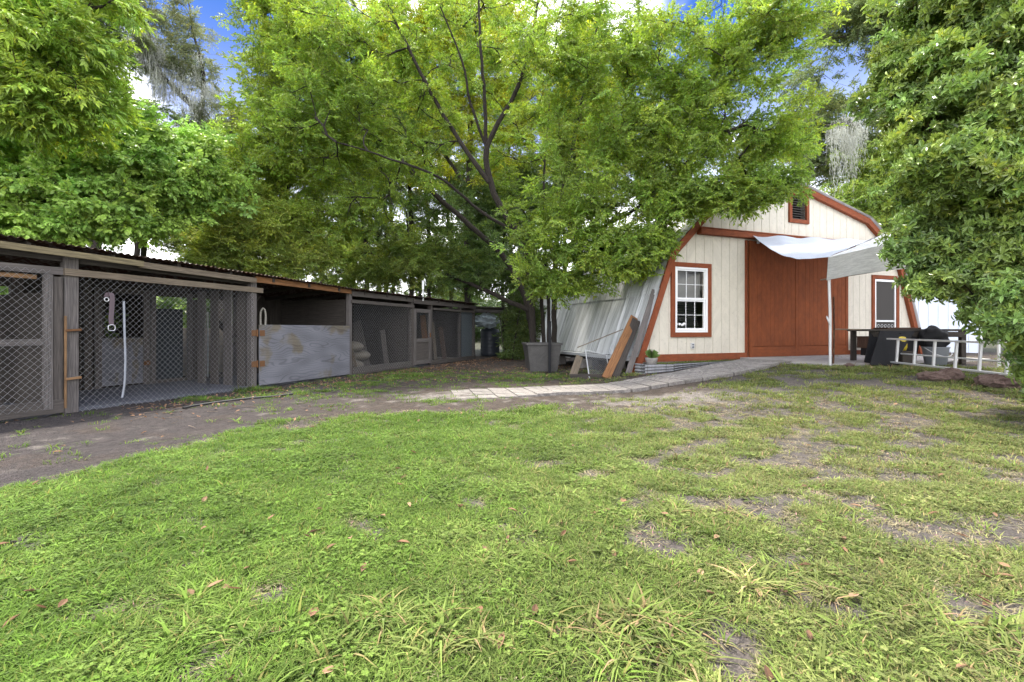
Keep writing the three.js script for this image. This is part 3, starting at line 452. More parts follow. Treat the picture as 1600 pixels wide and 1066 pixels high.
{ const W = thing('white_metal_shed', 'pale blue-white metal shed wall seen right of the barn under the canopy', 'shed', [12.2, 0.3, -13.2], -0.25);
  for (let k = 0; k < 9; k++) timber('wall_panel', W, M(C(0.66, 0.71, 0.80), 0.5), [-0.95 + k * 0.24, 1.25, 0], [0.232, 2.5, 0.03]); timber('corner_trim', W, mat.white, [1.12, 1.25, 0.012], [0.08, 2.52, 0.07]); timber('wall', W, mat.white, [0.05, 1.22, -0.8], [2.1, 2.44, 1.5]); timber('roof', W, mat.galv, [0.05, 2.56, -0.8], [2.4, 0.06, 1.9]); timber('lamp_bracket', W, mat.bucket, [1.3, 0.95, 0.05], [0.2, 0.25, 0.12]); }

// ---------- planter, post, things leaning on the barn ----------
{ const p = at(846, 0, 11.2), Pn = thing('planter_tub', 'large tapered grey square planter at the foot of the multi-stemmed tree', 'planter', [p.x, gnd(p.x, 11.2), p.z], 0.12);
  const r0 = 0.46, r1 = 0.585, h = 0.68, g = new THREE.CylinderGeometry(r1, r0, h, 4, 1, true).toNonIndexed(); g.rotateY(Math.PI / 4); g.translate(0, h / 2, 0); g.computeVertexNormals(); const m = mat.planter.clone(); m.side = THREE.DoubleSide; mesh('tub', metreUV(g), m, Pn);
  const s = r1 * Math.SQRT2 ; for (const [x, z, a] of [[0, s / 2, 0], [0, -s / 2, 0], [s / 2, 0, 1], [-s / 2, 0, 1]]) timber('rim', Pn, mat.planter, [x, h - 0.02, z], a ? [0.05, 0.05, s - 0.06] : [s + 0.04, 0.05, 0.05]);
  timber('soil', Pn, mat.soilFill, [0, h - 0.12, 0], [s - 0.06, 0.06, s - 0.06]); }
{ const p = at(859, 0, 10.75), q = thing('steel_post', 'slim black steel post standing upright in front of the grey planter', 'post', [p.x, gnd(p.x, 10.75) - 0.01, p.z]); timber('shaft', q, mat.black, [0, 0.6, 0], [0.065, 1.22, 0.05]); timber('cap', q, mat.black, [0, 1.22, 0], [0.072, 0.02, 0.057]); }
function onBarn(px, py, d) { return at(px, py, d); }
leaning('leaning_plank', 'long orange-brown plank leaning on the metal roof left of the barn corner', mat.orangeWood, V(1.83, gnd(1.83, 8.9), -8.9), V(2.62, 1.28, -9.75), 0.17, 0.03, 'plank');
leaning('leaning_plank', 'darker weathered plank tucked behind the orange-brown plank at the barn corner', mat.darkWood, V(2.02, gnd(2.02, 9.0), -9.02), V(2.66, 1.22, -9.72), 0.2, 0.03, 'plank');
leaning('leaning_plank', 'grey strip leaning flat along the red-brown barn corner trim', mat.greyWood, V(2.33, gnd(2.33, 9.15), -9.15), V(3.02, 1.85, -9.62), 0.12, 0.025, 'plank');
leaning('leaning_board', 'short pale board propped under the metal roof ledge behind the wire panel', mat.paleWood, V(1.28, gnd(1.3, 9.7), -9.6), V(1.5, 0.42, -10.1), 0.16, 0.03);
leaning('curved_stick', 'thin bare stick leaning across the metal roof sheets', mat.paleWood, V(1.43, 0.62, -9.95), V(2.42, 1.02, -9.9), 0.02, 0.02, 'stick');
{ const S = thing('wire_panel', 'grey expanded-metal mesh panel propped against the roof ledge by the leaning planks', 'mesh panel', [1.55, gnd(1.55, 9.05), -9.1], 0.35); S.rotation.x = -0.75;
  const g = mesh('mesh', linkGeo(0.5, 0.75, 0.04, 0.0024), mat.wire, S, 'stuff'); timber('frame_bar', S, mat.alu, [0.0, 0.375, 0], [0.02, 0.77, 0.015]); timber('frame_bar', S, mat.alu, [0.5, 0.375, 0], [0.02, 0.77, 0.015]); timber('frame_bar', S, mat.alu, [0.25, 0.0, 0.001], [0.5, 0.02, 0.015]); timber('frame_bar', S, mat.alu, [0.25, 0.75, 0.001], [0.5, 0.02, 0.015]); }
solo('ground_board', barGeo(V(1.2, gnd(1.2, 9.3) + 0.03, -9.35), V(1.85, gnd(1.85, 8.95) + 0.03, -8.98), 0.1, 0.04), mat.darkWood, 'dark board lying on the ground at the foot of the leaning mesh panel', 'board');
solo('metal_sheet', barGeo(V(0.86, 0.02, -13.75), V(1.34, 2.0, -14.05), 0.34, 0.01), mat.galv, 'pale perforated metal sheet leaning at the far end of the barn roof', 'metal sheet');
{ const p = at(1018, 0, 9.05), T = thing('potted_plant', 'small potted grassy plant at the left end of the raised bed', 'potted plant', [p.x, 0.3, p.z]); mesh('pot', new THREE.LatheGeometry([[0.001, 0], [0.09, 0], [0.12, 0.13], [0.128, 0.15], [0.115, 0.15], [0.1, 0.12], [0.001, 0.12]].map((q) => new THREE.Vector2(...q)), 20), mat.concrete, T);
  const l = []; const r = rng(8); for (let i = 0; i < 60; i++) { const a = r() * 6.28, h = 0.12 + 0.12 * r(), o = 0.05 + 0.14 * r(), x = Math.cos(a), z = Math.sin(a); const c = new THREE.BufferGeometry(); c.setAttribute('position', new THREE.Float32BufferAttribute([-z * 0.006, 0.1, x * 0.006, z * 0.006, 0.1, -x * 0.006, x * o * 0.6, 0.1 + h, z * o * 0.6, -z * 0.006, 0.1, x * 0.006, x * o * 0.6, 0.1 + h, z * o * 0.6, x * o, 0.1 + h * 0.8, z * o], 3)); c.computeVertexNormals(); l.push(c); } mesh('leaves', mergeGeometries(l), M(C(0.10, 0.17, 0.035), 0.7, { side: THREE.DoubleSide }), T, 'stuff'); }

// ---------- canopy ----------
function sheet(n, m, f) { const pos = [], uv = [], idx = []; for (let j = 0; j <= m; j++) for (let i = 0; i <= n; i++) { const p = f(i / n, j / m); pos.push(p.x, p.y, p.z); uv.push(i / n * 3, j / m * 3); if (i && j) { const k = j * (n + 1) + i; idx.push(k - n - 2, k - n - 1, k, k - n - 2, k, k - 1); } } const g = new THREE.BufferGeometry(); g.setAttribute('position', new THREE.Float32BufferAttribute(pos, 3)); g.setAttribute('uv', new THREE.Float32BufferAttribute(uv, 2)); g.setIndex(idx); g.computeVertexNormals(); return g; }
{
  const G = thing('canopy_shelter', 'white fabric canopy shelter on steel poles in front of the screen door', 'canopy'), x0 = 5.77, xr = 7.3, x1 = 8.83, d0 = 8.25, d1 = 4.2, ye = 2.32, yr = 2.96;
  const sag = (u, v) => -0.05 * Math.sin(u * Math.PI) * Math.abs(Math.sin(v * Math.PI * 3)) + 0.01 * n2(u * 5, v * 9);
  mesh('roof_cover', sheet(16, 40, (u, v) => V(lerp(x0 - 0.03, xr, u), lerp(ye, yr, u) + sag(u, v), -lerp(d0, d1, v))), mat.cover, G);
  mesh('roof_cover', sheet(16, 40, (u, v) => V(lerp(xr, x1 + 0.03, u), lerp(yr, ye, u) + sag(u, v), -lerp(d0, d1, v))), mat.cover, G);
  mesh('valance', sheet(40, 10, (u, v) => V(x0 - 0.035 - 0.03 * v + 0.02 * v * n2(u * 7, 3), lerp(ye, 1.90 + 0.02 * Math.sin(u * 9) , v), -lerp(d0, d1, u) )), mat.cover, G);
  mesh('valance', sheet(40, 8, (u, v) => V(x1 + 0.035, lerp(ye, 1.92, v), -lerp(d0, d1, u))), mat.cover, G);
  for (const d of [d0, (d0 + d1) / 2, d1]) for (const x of [x0, x1]) if (!(x === x0 && d === (d0 + d1) / 2)) mesh('pole', tube([V(x, gnd(x, d) - 0.02, -d), V(x, 1.2, -d), V(x, 2.2, -d), V(x + (x < 7 ? 0.06 : -0.06), 2.31, -d), V(x + (x < 7 ? 0.3 : -0.3), 2.43, -d)], 0.024, 30, 8), mat.alu, G);
  for (const d of [d0 - 0.02, d1]) for (const s of [-1, 1]) mesh('rafter_pole', cyl(V(xr + s * 1.4, ye + 0.03, -d), V(xr, yr - 0.03, -d), 0.022), mat.alu, G);
  mesh('eave_pole', cyl(V(x0 - 0.02, 1.935, -(d0 + 0.22)), V(x0, 1.915, -d1), 0.012), mat.paleWood, G); mesh('ridge_pole', cyl(V(xr, yr - 0.03, -d0), V(xr, yr - 0.03, -d1), 0.022), mat.alu, G);
  mesh('clamp', tube([V(x0 - 0.05, 1.25, -d0 - 0.02), V(x0 - 0.06, 1.18, -d0 + 0.03), V(x0 - 0.03, 1.1, -d0 + 0.03), V(x0 - 0.03, 1.2, -d0)], 0.012, 12, 5, true), mat.alu, G);
}
{
  const a = barnAt(-1.62, 2.76, 0.16), d = barnAt(2.9, 2.95, 0.16), b = V(5.77, 2.335, -8.27), c = V(7.3, 2.99, -8.27);
  const g = sheet(30, 24, (u, v) => { const t = a.clone().lerp(d, u), q = b.clone().lerp(c, u), p = t.lerp(q, v); p.y -= 0.34 * Math.sin(v * Math.PI) * (1 - 0.55 * u) * 0.7 + 0.02 * Math.sin(u * 25 + v * 5) * (1 - v) * Math.exp(-v * 3) + 0.012 * n2(u * 6, v * 5); return p; });
  solo('shade_tarp', g, mat.tarp, 'bluish white tarp sagging from the barn door track to the canopy', 'tarp');
}
solo('rusty_rod', tube([V(5.93, gnd(5.93, 8.35), -8.4), V(5.96, 0.9, -8.42), V(5.98, 1.62, -8.46)], 0.017, 10, 6), M(C(0.40, 0.30, 0.17), 0.9, { map: tRust }), 'thin rusty rod standing just behind the canopy pole', 'rod');
{ // work table and what leans on it
  const T = thing('work_table', 'dark weathered work table under the canopy', 'table', [7.75, 0.36, -8.95], -0.12);
  for (let k = 0; k < 4; k++) timber('table_top', T, mat.darkWood, [0, 0.64, -0.27 + k * 0.18], [1.75, 0.04, 0.172]); for (const [x, z] of [[-0.78, -0.3], [-0.78, 0.28], [0.78, -0.3], [0.78, 0.28]]) timber('leg', T, mat.darkWood, [x, 0.31, z], [0.08, 0.62, 0.08]); timber('apron', T, mat.darkWood, [0, 0.56, 0.33], [1.6, 0.1, 0.03]);
  timber('table_leaf', T, mat.brownBox, [-0.2, 0.675, 0.05], [0.6, 0.03, 0.4]);
  leaning('horizontal_pole', 'thin pale wooden pole sticking out left from the work table', mat.paleWood, V(6.35, 1.02, -9.0), V(7.3, 1.0, -8.9), 0.025, 0.025, 'pole');
  const bl = (n, l, pts, th) => { const e = pts.map((p) => at(...p)), nn = V(0, 0, 0).crossVectors(e[1].clone().sub(e[0]), e[2].clone().sub(e[0])).normalize().multiplyScalar(th), pos = []; const A = e, Bq = e.map((p) => p.clone().add(nn)); const quad = (a, b, c, d) => pos.push(...[a, b, c, a, c, d].flatMap((p) => p.toArray())); quad(...A); quad(Bq[3], Bq[2], Bq[1], Bq[0]); for (let i = 0; i < 4; i++) quad(A[i], Bq[i], Bq[(i + 1) % 4], A[(i + 1) % 4]); const g = new THREE.BufferGeometry(); g.setAttribute('position', new THREE.Float32BufferAttribute(pos, 3)); g.computeVertexNormals(); metreUV(g); return solo(n, g, mat.black, l, 'sheet'); };
  bl('plastic_sheet', 'tilted black panel leaning in front of the work table', [[1358, 571, 8.3], [1394, 573, 8.25], [1428, 519, 8.55], [1374, 518, 8.6]], 0.03);
  bl('plastic_sheet', 'second black panel standing left behind the tilted one at the work table', [[1350, 566, 8.55], [1372, 569, 8.5], [1388, 517, 8.75], [1360, 516, 8.8]], 0.03);
  bl('plastic_sheet', 'grey-black board on edge right of the yellow container', [[1412, 572, 8.55], [1428, 572, 8.5], [1440, 517, 8.7], [1408, 517, 8.7]], 0.05);
  const yc = thing('yellow_container', 'yellow plastic container behind the tilted black panel', 'container', [7.28, 0.62, -8.55], 0.3); mesh('body', new THREE.LatheGeometry([[0.001, 0], [0.1, 0], [0.115, 0.06], [0.115, 0.2], [0.09, 0.25], [0.035, 0.27], [0.035, 0.3], [0.001, 0.3]].map((q) => new THREE.Vector2(...q)), 20), mat.yellow, yc); const cp = mesh('cap', new THREE.CylinderGeometry(0.04, 0.04, 0.03, 14), mat.black, yc); cp.position.y = 0.31; timber('stand_crate', yc, mat.darkWood, [0, -0.14, 0], [0.3, 0.26, 0.3]);
  const p = barnAt(2.0, 0, 0.45), W = thing('wooden_trough', 'dark brown wooden box on black base beside the sliding door', 'box', [p.x, 0.36, p.z], TH); timber('box_side', W, mat.brownBox, [0, 0.33, 0], [0.62, 0.26, 0.4]); timber('base', W, mat.black, [0, 0.1, 0], [0.5, 0.2, 0.3]); timber('lid', W, mat.brownBox, [0, 0.475, 0], [0.66, 0.03, 0.44]);
  const q = at(1462, 0, 8.35), Bk = thing('plastic_bucket', 'dark grey plastic bucket behind the ladder rungs', 'bucket', [q.x, 0.345, q.z]); mesh('pail', new THREE.LatheGeometry([[0.001, 0], [0.15, 0], [0.19, 0.32], [0.2, 0.33], [0.2, 0.35], [0.18, 0.35], [0.14, 0.03], [0.001, 0.03]].map((a) => new THREE.Vector2(...a)), 24), mat.bucket, Bk); mesh('handle', tube([V(-0.2, 0.33, 0), V(-0.14, 0.22, 0.17), V(0, 0.18, 0.21), V(0.14, 0.22, 0.17), V(0.2, 0.33, 0)], 0.006, 16, 5), mat.alu, Bk);
  const bg = new THREE.SphereGeometry(0.2, 32, 20), bp = bg.attributes.position; for (let i = 0; i < bp.count; i++) { const v = V(bp.getX(i), bp.getY(i), bp.getZ(i)), k = 1 + 0.5 * n3(v.x * 6, v.y * 6, v.z * 6) * 0.4; bp.setXYZ(i, v.x * k, v.y * k * 1.1, v.z * k); } bg.computeVertexNormals(); bg.translate(q.x + 0.06, 0.84, q.z - 0.1); solo('black_bag', bg, mat.black, 'rounded black bag stuffed in the dark grey bucket', 'bag');
}
{ // aluminium ladder lying on its edge
  const L = thing('aluminium_ladder', 'aluminium ladder lying on its edge across the front of the work table', 'ladder'); const a0 = V(6.92, 0.42, -8.4), a1 = V(6.68, 0.40, -6.0), up = V(0.03, 0.42, 0), n = 6, q = (t, h) => a0.clone().lerp(a1, t).addScaledVector(up, h);
  const rail = (h) => { const p = q(0, h), r = q(1, h); return merge([barGeo(p, r, 0.028, 0.07), ]); };
  mesh('side_rail', rail(0), mat.alu, L); mesh('side_rail', rail(1), mat.alu, L); for (let k = 0; k < n; k++) { const t = (k + 0.6) / n; mesh('rung', merge([barGeo(q(t, 0.02), q(t, 0.98), 0.035, 0.03)]), mat.alu, L); }
  const M2 = thing('steel_pipe', 'thin grey pipe resting level behind the ladder rungs', 'pipe'); mesh('shaft', cyl(V(7.1, 0.57, -8.3), V(7.0, 0.55, -6.3), 0.014), mat.alu, M2);
}
function rock(x, D, r, sc, label) { const g = new THREE.IcosahedronGeometry(1, 4), p = g.attributes.position; for (let i = 0; i < p.count; i++) { const v = V(p.getX(i), p.getY(i), p.getZ(i)), k = 1 + 0.22 * n3(v.x * 1.3 + x * 9, v.y * 1.3, v.z * 1.3) + 0.07 * n3(v.x * 5, v.y * 5 + D, v.z * 5); p.setXYZ(i, v.x * k * r * sc[0], v.y * k * r * sc[1], v.z * k * r * sc[2]); } g.computeVertexNormals(); g.translate(x, gnd(x, D) + r * sc[1] * 0.5, -D); return solo('stone', metreUV(g), mat.stone, label, 'stone', 'stones below the ladder'); }
rock(6.25, 6.75, 0.16, [1.3, 0.55, 1], 'reddish flat stone lying left of the others below the ladder'); rock(6.5, 6.75, 0.15, [1, 0.8, 0.9], 'taller reddish stone propping the ladder rail'); rock(6.75, 6.3, 0.2, [1.3, 0.6, 1], 'wide brown stone near the shrub under the ladder end'); rock(6.0, 8.1, 0.07, [1.2, 0.8, 1], 'small pale stone in the grass right of the canopy pole');
solo('garden_hose', tube([V(-4.12, 0, -5.7), V(-4.1, 0, -5.88), V(-3.95, 0, -6.15), V(-3.74, 0, -6.45), V(-3.5, 0, -6.7), V(-3.35, 0, -6.95)].map((p) => p.setY(gy(p.x, p.z) + 0.022)), 0.014, 40, 6), M(C(0.02, 0.02, 0.022), 0.6), 'black hose lying on the bare soil before the kennels', 'hose');

// ---------- vegetation ----------
const leafMat = (o = {}) => new THREE.MeshPhysicalMaterial({ color: 0xffffff, roughness: 1, transmission: 0.5, thickness: 0, side: THREE.DoubleSide, vertexColors: true, specularIntensity: 0.5, clearcoat: 0.5, clearcoatRoughness: 0.3, ...o });
const LEAF = leafMat(), SHADY = leafMat({ transmission: 0.34, clearcoat: 0.6 }), GLOSS = leafMat({ transmission: 0.28, clearcoat: 0.9, clearcoatRoughness: 0.28 }), GRASS = leafMat({ transmission: 0.4, clearcoat: 0, specularIntensity: 0.25 }), DRY = leafMat({ transmission: 0.15, clearcoat: 0 });
// one leaf into a list: base b, direction d, normal n, length, width, fold, tint; two stations across when fine
function leaf(P, K, b, d, n, l, w, fold, droop, tint, fine) {
  const s = V(0, 0, 0).crossVectors(d, n).normalize(), m = V(0, 0, 0).crossVectors(s, d).normalize();
  const q = (t, o, h) => b.clone().addScaledVector(d, l * t).addScaledVector(s, w * o).addScaledVector(m, h * l - droop * l * t * t);
  const put = (...v) => { for (const p of v) { P.push(p.x, p.y, p.z); K.push(...tint); } };
  const B = q(0, 0, 0), T = q(1, 0, 0);
  if (fine) {
    const c1 = q(0.35, 0, 0), c2 = q(0.7, 0, 0), l1 = q(0.35, -0.42, fold), r1 = q(0.35, 0.42, fold), l2 = q(0.7, -0.45, fold), r2 = q(0.7, 0.45, fold);
    put(B, c1, l1, B, r1, c1, l1, c1, c2, l1, c2, l2, r1, c2, c1, r1, r2, c2, l2, c2, T, c2, r2, T);
  } else { const c = q(0.5, 0, 0), l1 = q(0.42, -0.5, fold), r1 = q(0.42, 0.5, fold); put(B, c, l1, B, r1, c, l1, c, T, c, r1, T); }
}
function geoOf(P, K) { const g = new THREE.BufferGeometry(); g.setAttribute('position', new THREE.Float32BufferAttribute(P, 3)); g.setAttribute('color', new THREE.Float32BufferAttribute(K, 3)); g.computeVertexNormals(); return g; }
const dirOf = (r) => { const a = r() * 6.283, z = r() * 2 - 1, c = Math.sqrt(1 - z * z); return V(c * Math.cos(a), z, c * Math.sin(a)); };
// a twig with leaves: y along the twig, z the side that faces the light
function clump(seed, { n = 13, L = 0.3, l = 0.075, w = 0.036, fold = 0.1, droop = 0.15, spread = 0.9, tilt = 0.5, whorl = false, fine = false, twig = true, forks = 0 }) {
  const r = rng(seed), P = [], K = [];
  const stems = [[V(0, 0, 0), V(0, 1, 0), L]];
  for (let f = 0; f < forks; f++) { const s = f % 2 ? 1 : -1; stems.push([V(0, L * (0.15 + 0.5 * f / forks), 0), V(s * (0.6 + 0.4 * r()), 0.7, (r() - 0.5) * 0.5).normalize(), L * (0.5 + 0.3 * r())]); }
  for (const [o, dr, len] of stems) {
    const side = V(0, 0, 0).crossVectors(dr, V(0, 0, 1)).normalize();
    for (let i = 0; i < n; i++) {
      const t = whorl ? 0.45 + 0.55 * Math.ceil((i + 1) / 5) / Math.ceil(n / 5) : 0.12 + 0.88 * i / (n - 1 || 1), p = o.clone().addScaledVector(dr, len * t).add(V(0, 0, -0.08 * len * t * t));
      const a = i * 2.4 + r(), sg = i % 2 ? 1 : -1;
      const d = whorl ? dr.clone().multiplyScalar(0.45 + 0.4 * r()).addScaledVector(side, Math.cos(a)).addScaledVector(V(0, 0, 1), Math.sin(a)).normalize() : dr.clone().multiplyScalar(0.35 + 0.6 * t).addScaledVector(side, sg * spread * (1 - 0.5 * t)).add(V((r() - 0.5) * tilt, (r() - 0.5) * tilt, (r() - 0.6) * tilt)).normalize();
      const nn = whorl ? dr.clone().add(dirOf(r).multiplyScalar(0.5)) : V(0, 0, 1).add(dirOf(r).multiplyScalar(tilt));
      const k = 0.6 + 0.7 * r(), yl = r() < 0.10 ? 0.5 : 0, s = 0.5 + 0.8 * r();
      leaf(P, K, p, d, nn, l * s, w * s, fold, droop * (0.4 + r()), [k * (1 + yl), k * (1 + 0.4 * yl), k * (1 - yl * 0.5)], fine);
    }
    if (twig) { const e = o.clone().addScaledVector(dr, len).add(V(0, 0, -0.06 * len)), a = side.clone().multiplyScalar(0.0022); const A = [o.clone().add(a), o.clone().sub(a), e]; for (const v of A) { P.push(v.x, v.y, v.z); K.push(0.7, 0.35, 0.35); } }
  }
  return geoOf(P, K);
}
const types = {
  maple: { mk: [0, 1, 2, 3].map((k) => clump(100 + k, { n: 15, L: 0.32, l: 0.064, w: 0.029, droop: 0.25, tilt: 0.95, forks: 3 })), m: LEAF },
  broad: { mk: [0, 1, 2].map((k) => clump(200 + k, { n: 9, L: 0.32, l: 0.085, w: 0.052, fold: 0.06, droop: 0.3, tilt: 0.9, forks: 2, fine: true })), m: SHADY },
  lance: { mk: [0, 1, 2].map((k) => clump(300 + k, { n: 12, L: 0.32, l: 0.095, w: 0.034, fold: 0.08, droop: 0.35, tilt: 0.8, forks: 3 })), m: SHADY },
  fine: { mk: [0, 1, 2].map((k) => clump(400 + k, { n: 16, L: 0.30, l: 0.045, w: 0.02, tilt: 0.8, forks: 4 })), m: LEAF },
  oak: { mk: [0, 1, 2].map((k) => clump(500 + k, { n: 15, L: 0.42, l: 0.065, w: 0.03, tilt: 1.1, forks: 5 })), m: LEAF },
  shrub: { mk: [0, 1, 2, 3].map((k) => clump(600 + k, { n: 13, L: 0.19, l: 0.066, w: 0.024, fold: 0.12, droop: 0.2, whorl: true, fine: true, forks: 3 })), m: GLOSS },
  far: { mk: [0, 1].map((k) => clump(700 + k, { n: 14, L: 0.8, l: 0.2, w: 0.1, tilt: 1, forks: 4 })), m: LEAF },
};
function inst(name, geos, m, parent, list, kind = 'stuff') {       // list of [matrix, r, g, b]; one InstancedMesh for each variant, all under one name
  geos.forEach((g, v) => {
    const L = list.filter((_, i) => i % geos.length === v); if (!L.length) return;
    const im = new THREE.InstancedMesh(g, m, L.length); im.name = nm(name); im.castShadow = im.receiveShadow = true; const c = new THREE.Color();
    L.forEach(([x, r, gg, b], i) => { im.setMatrixAt(i, x); im.setColorAt(i, c.setRGB(r, gg, b)); }); im.userData.kind = kind; (parent || scene).add(im);
    if (!parent) im.userData = { ...im.userData };
  });
}
const _x = V(0, 0, 0), _z = V(0, 0, 0);
function place(p, dir, up, s) { const y = dir.clone().normalize(); _x.crossVectors(y, up); if (_x.lengthSq() < 1e-4) _x.set(1, 0, 0); _x.normalize(); _z.crossVectors(_x, y); return new THREE.Matrix4().makeBasis(_x.clone().multiplyScalar(s), y.multiplyScalar(s), _z.clone().multiplyScalar(s)).setPosition(p); }
function tubeOf(nodes, chain, out) {
  const P = out.P, I = out.I, U = out.U; let n0 = null; const sides = Math.min(9, Math.max(3, Math.round(nodes[chain[Math.min(1, chain.length - 1)]].r * 90))), base = P.length / 3; let len = 0;
  for (let i = 0; i < chain.length; i++) {
    const a = nodes[chain[i]], nx = nodes[chain[Math.min(chain.length - 1, i + 1)]].p, pv = nodes[chain[Math.max(0, i - 1)]].p, d = nx.clone().sub(pv).normalize(); if (i) len += a.p.distanceTo(pv);
    if (!n0) n0 = Math.abs(d.y) < 0.9 ? V(0, 1, 0) : V(1, 0, 0); n0 = n0.clone().addScaledVector(d, -n0.dot(d)).normalize(); const b = V(0, 0, 0).crossVectors(d, n0);
    const r = i === 0 && chain.length > 1 && out.join ? nodes[chain[1]].r * 1.25 : a.r;
    for (let k = 0; k <= sides; k++) { const t = k / sides * 6.2832, q = r * (1 + (r > 0.05 ? 0.1 * n3(a.p.x * 3 + Math.cos(t), a.p.y * 2.5, a.p.z * 3 + Math.sin(t)) : 0)); P.push(a.p.x + (n0.x * Math.cos(t) + b.x * Math.sin(t)) * q, a.p.y + (n0.y * Math.cos(t) + b.y * Math.sin(t)) * q, a.p.z + (n0.z * Math.cos(t) + b.z * Math.sin(t)) * q); U.push(k / sides * Math.max(0.1, r * 6), len); }
    if (i) for (let k = 0; k < sides; k++) { const o = base + (i - 1) * (sides + 1) + k; I.push(o, o + 1, o + sides + 2, o, o + sides + 2, o + sides + 1); }
  }
}
function tubeGeo(o) { const g = new THREE.BufferGeometry(); g.setAttribute('position', new THREE.Float32BufferAttribute(o.P, 3)); g.setAttribute('uv', new THREE.Float32BufferAttribute(o.U, 2)); g.setIndex(o.I); g.computeVertexNormals(); return g; }
let treeSeed = 900;
